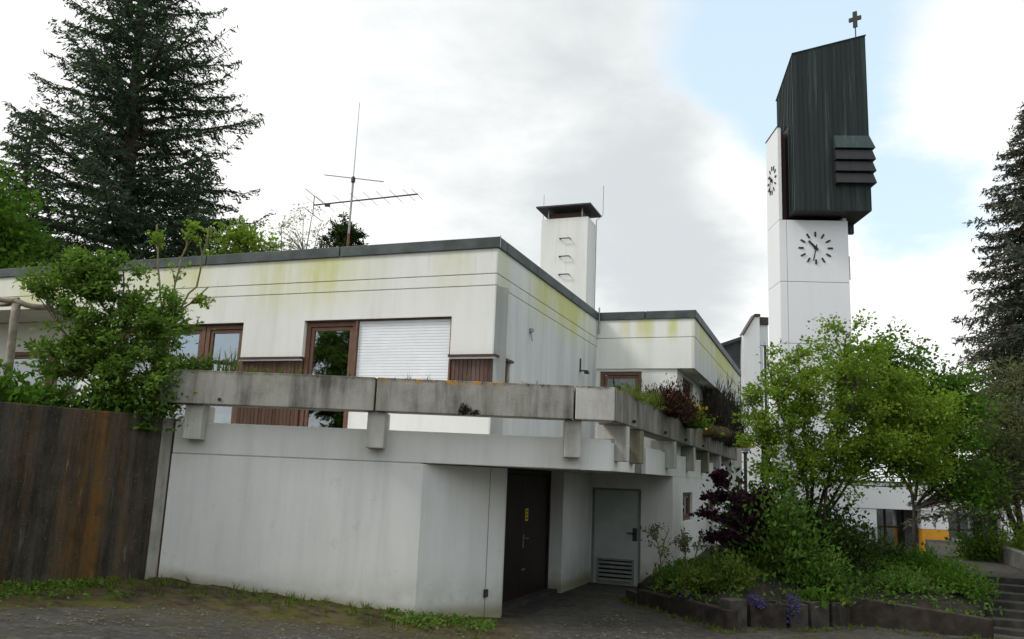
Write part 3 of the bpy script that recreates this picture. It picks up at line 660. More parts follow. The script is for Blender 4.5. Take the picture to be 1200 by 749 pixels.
# chimney
ch = part('chimney', M['white'], lambda m: m.uv(-7.18, -5.86, 20.95, 21.85, 6.02, 9.12), bevel=.01)
part('cap', M['dark_metal'], lambda m: m.uv(-7.29, -5.75, 20.76, 21.98, 9.40, 9.44), ch)
part('cap_collar', M['frame_dark'], lambda m: m.uv(-7.02, -6.02, 21.1, 21.7, 9.12, 9.30), ch)
for u, v in ((-7.0, 21.02), (-6.05, 21.02), (-7.0, 21.78), (-6.05, 21.78)): part('cap_post', M['metal'], lambda m: m.tube([W(u, v, 9.10), W(u, v, 9.41)], .025, 7), ch)
for z in (8.52, 8.02, 7.52, 7.02, 6.52): part('rung', M['dark_metal'], lambda m: m.tube([W(-6.62, 20.96, z), W(-6.62, 20.85, z), W(-6.34, 20.85, z), W(-6.34, 20.96, z)], .016, 6), ch)
part('lightning_rod', M['metal'], lambda m: m.tube([W(-7.25, 21.3, 8.9), W(-7.25, 21.3, 9.95)], .008, 5), ch)
part('lightning_rod', M['metal'], lambda m: m.tube([W(-5.80, 21.6, 6.0), W(-5.80, 21.6, 9.2), W(-5.66, 21.75, 9.4), W(-5.66, 21.75, 10.25)], .011, 5), ch)

# basement walls and the terrace over them
UW = -3.20; YW = 13.05; ZS = 2.30; ZB = 2.78
J = (0.0, 14.27); UD = -5.36; UC = -5.05; ZD = -.12
part('basement_wall', M['lower'], lambda m: m.run((-5.12, YW), (-1.26, YW), 0, .3, -.6, ZS - .012))
C1 = (-1.26, YW)
part('basement_wall', M['lower'], lambda m: m.prism([C1, J, W(-5.05, 13.44)[:2], W(-5.7, 13.44)[:2], (-1.26, YW + .3)], -.6, ZS - .012), bevel=.012)
part('wall_joint', M['rail_wall'], lambda m: m.box(-5.12, -1.3, YW + .012, YW + .2, ZS - .012, ZS))
part('basement_wall', M['lower'], lambda m: m.prism([W(UC, 16.75)[:2], W(UC, 18.86)[:2], W(-5.6, 18.86)[:2], W(-5.6, 16.75)[:2]], -.6, ZS), bevel=.012)
part('basement_wall', M['lower'], lambda m: wall_run(m, W(-5.3, 18.87)[:2], W(UW, 18.87)[:2], -.6, ZS, .3, [(.28, 1.40, ZD, 1.99)]))
part('basement_wall', M['lower'], lambda m: wall_run(m, W(UW, 19.17)[:2], W(UW, VE)[:2], -1.2, ZS, .3, [(1.09, 2.59, 1.28, 1.95), (5.59, 7.19, 1.28, 1.95)]))
window(20.26, 21.76, 1.28, 1.95, v=UW - .06, axis='v', wd=.07); window(24.76, 26.36, 1.28, 1.95, v=UW - .06, axis='v', wd=.07)
# band: straight front, rounded corner, straight side
cor = W(UW, 12.0)[:2]
k = (YW + UW * SA) / CA; xc = UW * CA + k * SA          # where the side plane meets the front plane
rr = .55; ang = math.radians(90 - 0) - YAW              # turn angle from +X to VDIR
tl = rr * math.tan((math.pi / 2 - YAW) / 2)
turn = math.pi / 2 - YAW
cx, cy = xc - tl, YW + rr
arc = [(cx + rr * math.sin(turn * i / 10), cy - rr * math.cos(turn * i / 10)) for i in range(11)]
arci = [(cx + (rr - .16) * math.sin(turn * i / 10), cy - (rr - .16) * math.cos(turn * i / 10)) for i in range(11)]
part('terrace_band', M['band'], lambda m: m.box(-5.12, cx, YW, YW + .16, ZS, ZB), bevel=.012)
part('terrace_band', M['band'], lambda m: m.prism(arc + arci[::-1], ZS, ZB))
e1 = arc[-1]
vs = e1[0] * SA + e1[1] * CA
part('terrace_slab', M['lower'], lambda m: m.prism([(-5.12, YW + .161), (cx, YW + .161), W(UW - .161, vs + .1)[:2], W(UW - .161, VE)[:2], W(-5.9, VE)[:2], W(-5.9, 14)[:2], W(-14, 14)[:2]], ZS + .002, 2.58))
part('back_wall', M['lower'], lambda m: m.uv(-5.9, -5.61, 12.9, 19.3, -.6, ZS))
for a, b, zt in ((vs, 14.9, ZB - .03), (15.9, 17.6, ZB + .02), (17.6, 20.2, ZB), (20.2, 22.7, ZB), (22.7, 25.3, ZB), (25.3, 28, ZB), (28, VE, ZB)):
    part('terrace_band', M['band'], lambda m: m.uv(UW - .16, UW, a + .006, b - .006, ZS, zt), bevel=.012)
part('terrace_band', M['beam_dark'], lambda m: m.uv(UW - .30, UW - .08, 14.906, 15.894, ZS, ZB - .06), bevel=.012)

# planter beams: troughs on brackets
YB = 12.70; BD = .42; z0, z1 = 3.04, 3.55
def trough(name, q, mat, t=.09):
    """q: outer quad of the beam (world xy); a hollow filled with soil"""
    P = [Vector(p) for p in q]; c = sum(P, Vector((0, 0))) / 4
    fr = (P[0] - P[1]).normalized(); sd = (P[3] - P[0]).normalized()
    I = [P[0] - fr * t + sd * t, P[1] + fr * t + sd * t, P[2] + fr * t - sd * t, P[3] - fr * t - sd * t]
    vs = [(*p, z0) for p in P] + [(*p, z1) for p in P] + [(*p, z1) for p in I] + [(*p, z1 - .05) for p in I]
    fs = [(3, 2, 1, 0)] + [(i, (i + 1) % 4, 4 + (i + 1) % 4, 4 + i) for i in range(4)] + [(4 + i, 4 + (i + 1) % 4, 8 + (i + 1) % 4, 8 + i) for i in range(4)] + [(8 + i, 8 + (i + 1) % 4, 12 + (i + 1) % 4, 12 + i) for i in range(4)]
    b = MB().add(vs, fs).build(name, M[mat], hall, bevel=.012)
    MB().add([(*p, z1 - .045) for p in I], [(0, 1, 2, 3)]).build('soil', M['soil'], b)
    return b
def bq(x0, x1): return [(x0, YB), (x1, YB), (x1, YB + BD), (x0, YB + BD)]
drain = []
for a, b, mt in ((-5.27, -2.035, 'beam'), (-2.005, .985, 'beam')):
    drain.append((trough('planter_beam', bq(a, b), mt), a + (b - a) * .45))
part('drain_hole', M['dark_metal'], lambda m: m.tube([(-4.36, YB + .05, 3.12), (-4.36, YB - .015, 3.115)], .028, 8), drain[0][0])
part('drain_hole', M['dark_metal'], lambda m: m.tube([(-.60, YB + .05, 3.12), (-.60, YB - .015, 3.115)], .028, 8), drain[1][0])
_r = np.random.RandomState(77); _P = np.concatenate([np.array([-.66, YB - .03, 3.11]) + _r.normal(size=(160, 3)) * np.array([.05, .018, .035]), np.array([-.50, YB - .02, 3.08]) + _r.normal(size=(60, 3)) * np.array([.03, .015, .02])])
MOSS_P = _P
UB = -2.99
w0 = W(UB, 12.45)[:2]
trough('corner_planter_beam', [(1.015, YB), (w0[0], YB), (w0[0] - .0, YB + BD), (1.015, YB + BD)], 'beam_white')
def vq(a, b): return [W(UB, a)[:2], W(UB, b)[:2], W(UB - .42, b)[:2], W(UB - .42, a)[:2]]
# short mitre that closes the corner behind the pale block
part('planter_beam', M['beam_dark'], lambda m: m.prism([(w0[0] + .004, YB + .004), W(UB, 13.05)[:2], W(UB - .40, 13.05)[:2], (w0[0] + .004, YB + BD)], z0 + .005, z1 - .01), bevel=.01)
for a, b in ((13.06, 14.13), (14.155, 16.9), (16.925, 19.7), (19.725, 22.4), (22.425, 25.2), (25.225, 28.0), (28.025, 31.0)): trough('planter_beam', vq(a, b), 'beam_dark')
for v in (13.7, 16.6, 19.2, 22): part('drain_spout', M['dark_metal'], lambda m: m.tube([W(UB - .05, v, 3.13), W(UB + .06, v, 3.12)], .03, 8))
# brackets
def bracket(mat, P, w0, w1, prof):
    n = len(prof); vs = [P(w, a, z) for w in (w0, w1) for a, z in prof]
    MB().add(vs, [tuple(range(n)), tuple(range(2 * n - 1, n - 1, -1))] + [(i, i + n, (i + 1) % n + n, (i + 1) % n) for i in range(n)]).build('bracket', M[mat], hall, bevel=.012)
for x0, x1, zb in ((-4.90, -4.63, 2.51), (-2.13, -1.86, 2.49), (.87, 1.12, 2.47)):
    bracket('bracket', lambda x, y, z: (x, y, z), x0, x1, [(12.80, zb), (YW - .003, zb), (YW - .003, ZB + .003), (YW + .30, ZB + .003), (YW + .30, z0 - .003), (12.80, z0 - .003)])
for v0_, v1_, mt in ((13.35, 13.6, 'bracket'), (14.45, 14.75, 'bracket_moss'), (17.95, 18.2, 'bracket'), (20.7, 20.95, 'bracket'), (23.3, 23.55, 'bracket_moss'), (26.0, 26.25, 'bracket'), (29.2, 29.45, 'bracket')):
    bracket(mt, lambda v, u, z: W(u, v, z), v0_, v1_, [(UB - .02, 2.46), (UB - .02, z0 - .003), (UW - .32, z0 - .003), (UW - .32, ZB + .03), (UW + .003, ZB + .03), (UW + .003, 2.46)])
# dark steel double door and the grey-green one
dd = part('double_door', M['dark_door'], lambda m: (m.uv(UD - .12, UD + .03, 13.45, 13.53, ZD + .1, ZS), m.uv(UD - .12, UD + .03, 16.66, 16.748, ZD + .1, ZS), m.uv(UD - .12, UD + .03, 13.53, 16.66, 2.2, ZS)))
for a, b in ((13.54, 15.10), (15.11, 16.65)): part('door_leaf', M['dark_door'], lambda m: m.uv(UD - .06, UD, a, b, ZD + .11, 2.195), dd, bevel=.004)
part('threshold', M['step'], lambda m: m.uv(UD - .2, UC - .08, 13.45, 16.745, -.4, ZD + .10), bevel=.01)
part('handle', M['metal'], lambda m: (m.uv(UD, UD + .012, 15.20, 15.25, .86, 1.10), m.tube([W(UD + .01, 15.22, 1.03), W(UD + .06, 15.22, 1.03), W(UD + .06, 15.36, 1.03)], .012, 6)), dd)
part('foot_plate', M['metal'], lambda m: m.uv(UD, UD + .012, 15.20, 15.35, .45, .48), dd)
nt = part('notice', M['yellow_sign'], lambda m: m.uv(UD + .001, UD + .006, 15.30, 15.45, 1.34, 1.57), dd)
part('notice_mark', M['ink'], lambda m: (m.uv(UD + .006, UD + .008, 15.32, 15.43, 1.445, 1.465), m.uv(UD + .006, UD + .008, 15.34, 15.41, 1.50, 1.54), m.uv(UD + .006, UD + .008, 15.33, 15.42, 1.375, 1.405)), nt)
GU0, GU1, GV = -5.02, -3.90, 18.92
gd = part('steel_door', M['green_door'], lambda m: m.uv(GU0 + .05, GU1 - .05, GV, GV + .05, ZD + .02, 1.945), bevel=.004)
part('door_frame', M['vent'], lambda m: (m.uv(GU0, GU0 + .05, GV - .03, GV + .07, ZD, 1.99), m.uv(GU1 - .05, GU1, GV - .03, GV + .07, ZD, 1.99), m.uv(GU0 + .05, GU1 - .05, GV - .03, GV + .07, 1.945, 1.99)), gd)
a0, a1 = GU0 + .13, GU1 - .15; zv = ZD + .05
vt = part('door_vent', M['vent'], lambda m: (m.uv(a0, a0 + .04, GV - .03, GV + .01, zv, zv + .53), m.uv(a1 - .04, a1, GV - .03, GV + .01, zv, zv + .53), m.uv(a0 + .04, a1 - .04, GV - .03, GV + .01, zv + .49, zv + .53), m.uv(a0 + .04, a1 - .04, GV - .03, GV + .01, zv, zv + .04)), gd)
part('vent_shade', M['black'], lambda m: m.uv(a0 + .04, a1 - .04, GV - .008, GV - .002, zv + .04, zv + .49), vt)
for k in range(5):
    z = zv + .05 + k * .09
    part('louvre', M['vent'], lambda m: m.hexa([W(a0 + .04, GV - .045, z), W(a1 - .04, GV - .045, z), W(a1 - .04, GV - .035, z), W(a0 + .04, GV - .035, z)], [W(a0 + .04, GV - .02, z + .05), W(a1 - .04, GV - .02, z + .05), W(a1 - .04, GV - .01, z + .05), W(a0 + .04, GV - .01, z + .05)]), vt)
part('handle', M['dark_metal'], lambda m: (m.uv(GU1 - .19, GU1 - .09, GV - .015, GV, .86, 1.14), m.tube([W(GU1 - .14, GV - .01, 1.03), W(GU1 - .14, GV - .07, 1.03), W(GU1 - .31, GV - .07, 1.03)], .016, 6)), gd)
wc = lambda f, d: (C1[0] + (J[0] - C1[0]) * f + d * .69, C1[1] + (J[1] - C1[1]) * f - d * .72)
part('earth_cable', M['metal'], lambda m: m.tube([(*wc(.80, .008), z) for z in (2.28, 1.5, .35, -.1)], .004, 5))
part('earth_clamp', M['dark_metal'], lambda m: m.run(wc(.78, .0), wc(.82, .0), -.04, -.005, .24, .36))
part('concrete_apron', M['step'], lambda m: m.prism([W(UC - .08, 13.5)[:2], W(-4.7, 13.3)[:2], W(-4.7, 16.7)[:2], W(UC - .08, 16.7)[:2]], -.4, ZD + .03))

# ------------------------------------------------------------------ retaining wall on the left and the raised garden
tw = thing('retaining_wall', 'tall dark concrete retaining wall streaked brown and orange below the raised garden', 'wall', (-6.6, 10.8, .4))
mb = MB(); mb.run((-9.4, 6.9), (-5.27, 12.93), 0, .28, -.3, 2.84); mb.build('wall_panel', M['retain'], tw, bevel=.015)
mb = MB(); mb.prism([(-5.268, 12.94), (-5.15, 13.05), (-5.15, 13.35), (-5.5, 13.1)], -.3, 2.82); mb.build('pale_edge', M['beam'], tw)
mb = MB(); mb.box(-5.148, -5.128, 13.06, 13.3, -.3, 2.76); mb.build('joint', M['frame_dark'], tw)
def garden_z(x, y): return 2.70 + 0.05 * np.sin(x * 1.7) * np.cos(y * 1.3)
mb = MB(); gp = [(-9.9, 7.1), (-5.6, 13.15), (-5.3, 13.4), (W(-9.2, 12.9)[0], W(-9.2, 12.9)[1]), W(-24, 12.9)[:2], (-30, 12)]
mb.prism(gp, 2.3, 2.70); tag(mb.build('garden_ground', M['dirt']), kind='structure')

# ------------------------------------------------------------------ bell tower
tower = thing('bell_tower', 'slim white bell tower with dark green copper belfry and a clock', 'tower', (16.6, 46, -1))
TA = math.radians(4.6); tc, ts = math.cos(TA), math.sin(TA); TO = (14.70, 45.0)
def T(a, b, z): return (TO[0] + a * tc + b * ts * .35, TO[1] - a * ts + b * tc, z)      # a along the front, b back
def tbox(m, a0, a1, b0, b1, z0, z1):
    q = [(a0, b0), (a1, b0), (a1, b1), (a0, b1)]; return m.hexa([T(*p, z0) for p in q], [T(*p, z1) for p in q])
def tp(name, mat, fn, parent=tower, **kw):
    mb = MB(); fn(mb); return mb.build(name, mat, parent, **kw)
TWd, TD = 3.74, 2.35
zj = [-1.0, 2.6, 6.2, 9.9, 13.35, 16.9, 22.4]
tp('shaft_core', M['frame_dark'], lambda m: (tbox(m, .03, TWd - .03, .03, TD - .03, -1, 16.88), tbox(m, .1, TWd - .03, .7, TD - .03, 16.88, 22.3)))
for a, b in zip(zj[:-1], zj[1:]):
    if b < 20: tp('shaft_panel', M['tower'], lambda m: tbox(m, .42, TWd, 0, .2, a + .012, b - .012), bevel=.01)
    tp('shaft_panel', M['tower'], lambda m: tbox(m, 0, .40 if b < 20 else .19, 0, TD, a + .012, b - .012), bevel=.01)
    tp('shaft_panel', M['tower'], lambda m: tbox(m, TWd - .2, TWd, .2, TD, a + .012, b - .012), bevel=.01)
tp('coping', M['dark_metal'], lambda m: tbox(m, -.03, .22, -.03, TD + .03, 22.39, 22.46))
# belfry: standing-seam copper sheets on the front and side
FA0, FA1, FB0, FB1, ZB0 = .60, 4.62, -1.1, 2.1, 17.15
def ztop(a, b): return 26.35 + (a - FA0) / (FA1 - FA0) * 1.15 - (b - FB0) * .42
def slab(m, a0, a1, b0, b1, z0, off=0.0):
    q = [(a0, b0), (a1, b0), (a1, b1), (a0, b1)]; m.hexa([T(*p, z0) for p in q], [T(*p, ztop(*p) + off) for p in q])
bel = tp('belfry', M['copper_louvre'], lambda m: slab(m, FA0 + .04, FA1 - .04, FB0 + .04, FB1 - .04, ZB0 + .02, -.04))
n = 15
for k in range(n):
    a0 = FA0 + (FA1 - FA0) * k / n; a1 = FA0 + (FA1 - FA0) * (k + 1) / n
    tp('copper_sheet', M['copper'], lambda m: slab(m, a0 + .004, a1 - .028, FB0, FB0 + .05, ZB0), bel)
    tp('standing_seam', M['copper'], lambda m: slab(m, a1 - .026, a1 + .002, FB0 - .035, FB0 + .04, ZB0), bel)
for k in range(11):
    b0 = FB0 + (FB1 - FB0) * k / 11; b1 = FB0 + (FB1 - FB0) * (k + 1) / 11
    zb = ZB0 if b1 < .15 else 22.55
    tp('copper_sheet', M['copper_green'] if k % 3 == 0 else M['copper'], lambda m: slab(m, FA0 - .002, FA0 + .05, b0 + .055, b1 - .004, zb), bel)
    tp('standing_seam', M['copper'], lambda m: slab(m, FA0 - .04, FA0 + .02, b0 + .02, b0 + .048, zb), bel)
    tp('copper_sheet', M['copper'], lambda m: slab(m, FA1 - .05, FA1 + .002, b0 + .055, b1 - .004, ZB0), bel)
tp('roof_sheet', M['copper'], lambda m: m.add([T(FA0 - .05, FB0 - .05, ztop(FA0, FB0) + .03), T(FA1 + .05, FB0 - .05, ztop(FA1, FB0) + .03), T(FA1 + .05, FB1 + .05, ztop(FA1, FB1) + .03), T(FA0 - .05, FB1 + .05, ztop(FA0, FB1) + .03)] + [T(FA0 - .05, FB0 - .05, ztop(FA0, FB0) - .02), T(FA1 + .05, FB0 - .05, ztop(FA1, FB0) - .02), T(FA1 + .05, FB1 + .05, ztop(FA1, FB1) - .02), T(FA0 - .05, FB1 + .05, ztop(FA0, FB1) - .02)], [(0, 1, 2, 3), (7, 6, 5, 4), (0, 4, 5, 1), (1, 5, 6, 2), (2, 6, 7, 3), (3, 7, 4, 0)]), bel)
tp('belfry_floor', M['copper_louvre'], lambda m: tbox(m, FA0, FA1, FB0, FB1 - .5, ZB0 - .04, ZB0 + .015), bel)
tp('belfry_skirt', M['copper'], lambda m: tbox(m, TWd + .02, FA1 - .06, 1.3, 1.55, 16.55, ZB0 - .04), bel)
# sound louvres, wrapping the right front corner
LA0, LA1 = 2.70, 4.82
def lou(zl, h, mat, d0, d1):
    def fn(m):
        a = [T(LA0, FB0 - d1, zl), T(LA1, FB0 - d1, zl), T(LA1, FB0 + 1.9, zl), T(LA0, FB0 + 1.9, zl)]
        b = [T(LA0, FB0 - d0, zl + h), T(LA1 - (d1 - d0), FB0 - d0, zl + h), T(LA1 - (d1 - d0), FB0 + 1.9, zl + h), T(LA0, FB0 + 1.9, zl + h)]
        m.hexa(a, b)
    return fn
lb = tp('louvre_box', M['copper_louvre'], lambda m: tbox(m, LA0 + .02, LA1 - .36, FB0 - .06, FB0 + 1.8, 18.55, 21.3), bel)
tp('louvre', M['copper_green'], lou(20.62, .78, 0, .14, .36), tower)
for z in (19.95, 19.28, 18.60): tp('louvre', M['copper_louvre'], lou(z, .56, 0, .25, .38), tower)
# clocks
def clock(center, ex, R, tm):
    ex = Vector(ex); nn = ex.cross(Vector((0, 0, 1))).normalized(); c = Vector(center) + nn * .02; up = Vector((0, 0, 1))
    cl = tp('clock', M['tower'], lambda m: m.lathe((0, 0, 0), [(.0, 0)], 3) if False else m.add([tuple(c + (ex * math.cos(w) + up * math.sin(w)) * .10 + nn * d) for d in (0, .05) for w in np.linspace(0, 2 * math.pi, 13)[:-1]], [tuple(range(11, -1, -1)), tuple(range(12, 24))] + [(i, (i + 1) % 12, 12 + (i + 1) % 12, 12 + i) for i in range(12)]))
    cl.data.materials[0] = M['ink']
    def bar(r0, r1, w, ang, d):
        dr = ex * math.sin(ang) + up * math.cos(ang); sd = ex * math.cos(ang) - up * math.sin(ang)
        def fn(m):
            q = [c + dr * r0 - sd * w, c + dr * r0 + sd * w, c + dr * r1 + sd * w, c + dr * r1 - sd * w]
            m.hexa([tuple(p + nn * d) for p in q], [tuple(p + nn * (d + .03)) for p in q])
        return fn
    for k in range(12): tp('hour_mark', M['ink'], bar(R * .70, R, .045, k * math.pi / 6, 0), cl)
    h, mi = tm
    tp('hour_hand', M['ink'], bar(-R * .18, R * .60, .055, (h + mi / 60) * math.pi / 6, .04), cl)
    tp('minute_hand', M['ink'], bar(-R * .2, R * .82, .03, mi * math.pi / 30, .08), cl)
clock(T(1.96, 0, 15.28), (tc, -ts, 0), .93, (10, 32))
clock(T(0, 1.15, 19.6), (-ts * .35, -tc, 0), .85, (10, 32))
# cross on the ridge
cr = tp('cross', M['dark_metal'], lambda m: m.tube([T(4.2, FB0 + .2, 27.0), T(4.2, FB0 + .2, 28.3)], .035, 6))
def crossp(m):
    c = Vector(T(4.2, FB0 + .2, 28.62)); e = Vector((.75, -.66, 0)); e = Vector(T(1, -.75, 0)) - Vector(T(0, 0, 0)); e.normalize()
    n_ = e.cross(Vector((0, 0, 1))); up = Vector((0, 0, 1)); w = .115; r = .34
    pts = [(-w, -.52), (w, -.52), (w, -w), (r, -w), (r, w), (w, w), (w, .45), (-w, .45), (-w, w), (-r, w), (-r, -w), (-w, -w)]
    vs = [tuple(c + e * a + up * b + n_ * d) for d in (-.05, .05) for a, b in pts]; k = len(pts)
    m.add(vs, [tuple(range(k)), tuple(range(2 * k - 1, k - 1, -1))] + [(i, i + k, (i + 1) % k + k, (i + 1) % k) for i in range(k)])
tp('cross_arms', M['ink'], crossp, cr)
tp('tower_lamp', M['metal'], lambda m: m.tube([T(TWd, .3, 15.0), T(TWd + .12, .3, 14.9), T(TWd + .12, .3, 13.6)], .05, 6))

# ------------------------------------------------------------------ church body beside the tower, and the low wing on the right
chb = thing('church', 'white church wing with dark sloping roof between the hall and the tower', 'building', (12, 42, -1))
def cp(name, mat, fn, parent=chb, **kw):
    mb = MB(); fn(mb); return mb.build(name, mat, parent, **kw)
def pier(m):
    ys_ = (40.0, 40.6); pr = [(11.23, -1.2), (12.03, -1.2), (12.03, 10.36), (11.80, 10.36), (11.23, 9.38)]
    vs = [(x, y, z) for y in ys_ for x, z in pr]; m.add(vs, [(0, 1, 2, 3, 4), (9, 8, 7, 6, 5)] + [(i, i + 5, (i + 1) % 5 + 5, (i + 1) % 5) for i in range(5)])
cp('wall', M['church_white'], pier)
cp('coping', M['parapet_brown'], lambda m: m.add([(11.20, 39.95, 9.40), (11.80, 39.95, 10.42), (12.06, 39.95, 10.42), (12.06, 40.65, 10.42), (11.80, 40.65, 10.42), (11.20, 40.65, 9.40), (11.20, 39.95, 9.28), (11.80, 39.95, 10.28), (12.06, 39.95, 10.28)], [(0, 6, 7, 1), (1, 7, 8, 2), (0, 1, 4, 5), (1, 2, 3, 4)]))
cp('wall', M['church_white'], lambda m: wall_run(m, (12.03, 40.6), (12.62, 40.6), -1.2, 10.0, .3, [(.1, .5, 2.2, 9.0)]))
cp('parapet', M['parapet_brown'], lambda m: m.box(12.065, 12.62, 40.5, 40.95, 10.0, 10.38))
for a, b in ((12.13, 12.53),):
    w = cp('window', M['frame_dark'], lambda m: (m.box(a, a + .07, 40.68, 40.8, 2.2, 9.0), m.box(b - .07, b, 40.68, 40.8, 2.2, 9.0), m.box(a + .07, b - .07, 40.68, 40.8, 5.5, 5.6)))
    cp('pane', M['glass'], lambda m: m.box(a + .07, b - .07, 40.72, 40.73, 2.2, 9.0), w); cp('room_shade', M['black'], lambda m: m.box(a - .1, b + .1, 41.5, 41.6, 2, 9.2), w)
cp('roof', M['slate'], lambda m: m.add([(8.5, 40.3, 8.3), (11.22, 40.3, 9.33), (11.22, 46, 9.33), (8.5, 46, 8.3), (8.5, 40.3, 8.15), (11.22, 40.3, 9.18), (11.22, 46, 9.18), (8.5, 46, 8.15)], [(0, 1, 2, 3), (7, 6, 5, 4), (0, 4, 5, 1), (3, 0, 4, 7)]))
cp('gable_wall', M['slate'], lambda m: m.add([(8.5, 40.5, -1.2), (11.22, 40.5, -1.2), (11.22, 40.5, 9.17), (8.5, 40.5, 8.14), (8.5, 45.5, -1.2), (11.22, 45.5, -1.2), (11.22, 45.5, 9.17), (8.5, 45.5, 8.14)], [(0, 1, 2, 3), (5, 4, 7, 6), (4, 0, 3, 7)]))
low = thing('low_wing', 'low white flat-roofed wing with ochre panel and dark openings beyond the planted bank', 'building', (22, 43, -1))
def lp(name, mat, fn, parent=low, **kw):
    mb = MB(); fn(mb); return mb.build(name, mat, parent, **kw)
lp('fascia', M['church_white'], lambda m: m.box(14.7, 36, 43.0, 43.3, 1.32, 2.62), bevel=.02); lp('roof', M['gravel'], lambda m: m.box(14.7, 36, 43.3, 52, 2.35, 2.5))
lp('roof_edge', M['flash'], lambda m: m.box(14.66, 36, 42.95, 43.35, 2.62, 2.70)); lp('soffit', M['lower'], lambda m: m.box(14.7, 36, 43.3, 45.8, 1.33, 1.43))
for a, b in ((14.7, 18.7), (20.95, 22.3), (25.0, 26.2), (29.5, 31)): lp('pillar', M['church_white'], lambda m: m.box(a, b, 43.05, 43.5, .42, 1.31), bevel=.01)
lp('panel', M['yellow'], lambda m: m.box(20.97, 22.28, 43.03, 43.48, -1.1, .40), bevel=.01)
for a, b in ((14.7, 18.7), (25.0, 26.2), (29.5, 31)): lp('pillar_base', M['rail_wall'], lambda m: m.box(a, b, 43.05, 43.5, -1.2, .41))
lp('back_wall', M['rail_wall'], lambda m: m.box(14.7, 36, 46, 46.3, -1.2, 2.3))
for a, b in ((18.8, 20.8), (22.5, 24.8), (26.4, 29.2)):
    w = lp('window', M['frame_dark'], lambda m: (m.box(a, a + .1, 44.6, 44.7, -1.1, 1.32), m.box(b - .1, b, 44.6, 44.7, -1.1, 1.32), m.box((a + b) / 2 - .05, (a + b) / 2 + .05, 44.6, 44.7, -1.1, 1.32), m.box(a + .1, b - .1, 44.61, 44.69, .35, .43)))
    lp('pane', M['glass'], lambda m: m.box(a + .1, b - .1, 44.64, 44.66, -1.1, 1.32), w); lp('room_shade', M['black'], lambda m: m.box(a, b, 45.4, 45.5, -1.1, 1.32), w)
lp('paper_notice', M['curtain'], lambda m: m.box(23.2, 23.75, 44.58, 44.595, -.35, -.05))

# ------------------------------------------------------------------ planted bank, edging, steps
ba = [(2.95, 18.2, .05), (2.62, 16.75, .22), (2.95, 16.0, .24), (3.62, 14.25, .24), (4.15, 14.75, .22), (4.75, 14.75, .2), (6.25, 15.95, .2), (8.45, 15.65, .02), (9.4, 16.9, .15), (10.15, 18.9, .45)]
bb = [(3.9, 19.5, .25), (4.2, 19.0, .4), (4.6, 18.6, .5), (5.0, 18.3, .6), (5.4, 18.2, .65), (5.9, 18.3, .7), (6.7, 18.6, .75), (8.0, 18.9, .7), (8.9, 19.2, .62), (9.9, 19.9, .55)]
bc = [(5.5, 25, .3), (6.0, 25, .4), (6.6, 25.2, .5), (7.2, 25.4, .55), (7.8, 25.5, .6), (8.5, 25.5, .6), (9.2, 25.5, .6), (10.0, 25.5, .6), (10.8, 25.5, .55), (11.6, 25.5, .52)]
mbk = MB(); rngk = np.random.RandomState(3)
def rs(P, n=46):
    P = np.array(P, float); s = np.concatenate([[0], np.cumsum(np.linalg.norm(np.diff(P, axis=0), axis=1))]); q = np.linspace(0, s[-1], n); return np.stack([np.interp(q, s, P[:, k]) for k in range(3)], 1)
rows = []
A_, B_, C_ = rs(ba), rs(bb), rs(bc)
for t in np.linspace(0, 1, 9): rows.append(A_ * (1 - t) + B_ * t + np.array([0, 0, .12]) * math.sin(math.pi * t))
for t in np.linspace(.17, 1, 6): rows.append(B_ * (1 - t) + C_ * t)
D_ = C_.copy(); D_[:, 2] = -1.4; D_[:, 1] += 4; D_[:, 0] += 1.5; rows.append(D_)
A0 = A_.copy(); A0[:, 2] -= .5; rows.insert(0, A0)
for r in rows: mbk.v += [tuple(p + rngk.normal(size=3) * np.array([0, 0, .02])) for p in r]
nb_ = 46
mbk.f = [(j * nb_ + i, j * nb_ + i + 1, (j + 1) * nb_ + i + 1, (j + 1) * nb_ + i) for j in range(len(rows) - 1) for i in range(nb_ - 1)]
tag(mbk.build('planted_bank', M['humus'], smooth=True), kind='structure')
BANK = np.concatenate(rows[1:-1]).reshape(-1, 3)
def bank_z(x, y):
    d = (BANK[:, 0] - x) ** 2 + (BANK[:, 1] - y) ** 2; return float(BANK[np.argmin(d), 2])
def slabbox(name, label, cat, p0, p1, th, z0, z1, mat, group=None, zt=None):
    mb = MB(); d = Vector((p1[0] - p0[0], p1[1] - p0[1])).normalized(); n_ = Vector((-d.y, d.x)) * th
    q = [p0, p1, (p1[0] + n_.x, p1[1] + n_.y), (p0[0] + n_.x, p0[1] + n_.y)]; tz = zt or (z1, z1)
    mb.hexa([(*p, z0) for p in q], [(*q[0], tz[0]), (*q[1], tz[1]), (*q[2], tz[1]), (*q[3], tz[0])])
    o = mb.build(name, M[mat], bevel=.02); return tag(o, label, cat, group)
E_ = 'edging blocks round the flower bed'
slabbox('edging_block', 'low concrete edging block nearest the grey-green door at the flower bed', 'edging', (2.42, 16.95), (2.55, 16.45), .22, -.3, .10, 'bedgrey', E_)
slabbox('edging_block', 'brown edging block second from the grey-green door along the flower bed', 'edging', (2.56, 16.42), (2.98, 15.42), .22, -.3, .17, 'bed', E_)
slabbox('edging_block', 'long brown edging block in the middle of the flower bed front', 'edging', (2.99, 15.39), (3.32, 14.58), .22, -.3, .20, 'bed', E_)
slabbox('edging_block', 'brown edging block at the near tip of the flower bed', 'edging', (3.33, 14.55), (3.60, 13.88), .22, -.3, .21, 'bed', E_)
slabbox('corner_stone', 'upright grey concrete block closing the near corner of the flower bed', 'block', (3.66, 13.92), (3.98, 14.10), .26, -.3, .36, 'bedgrey')
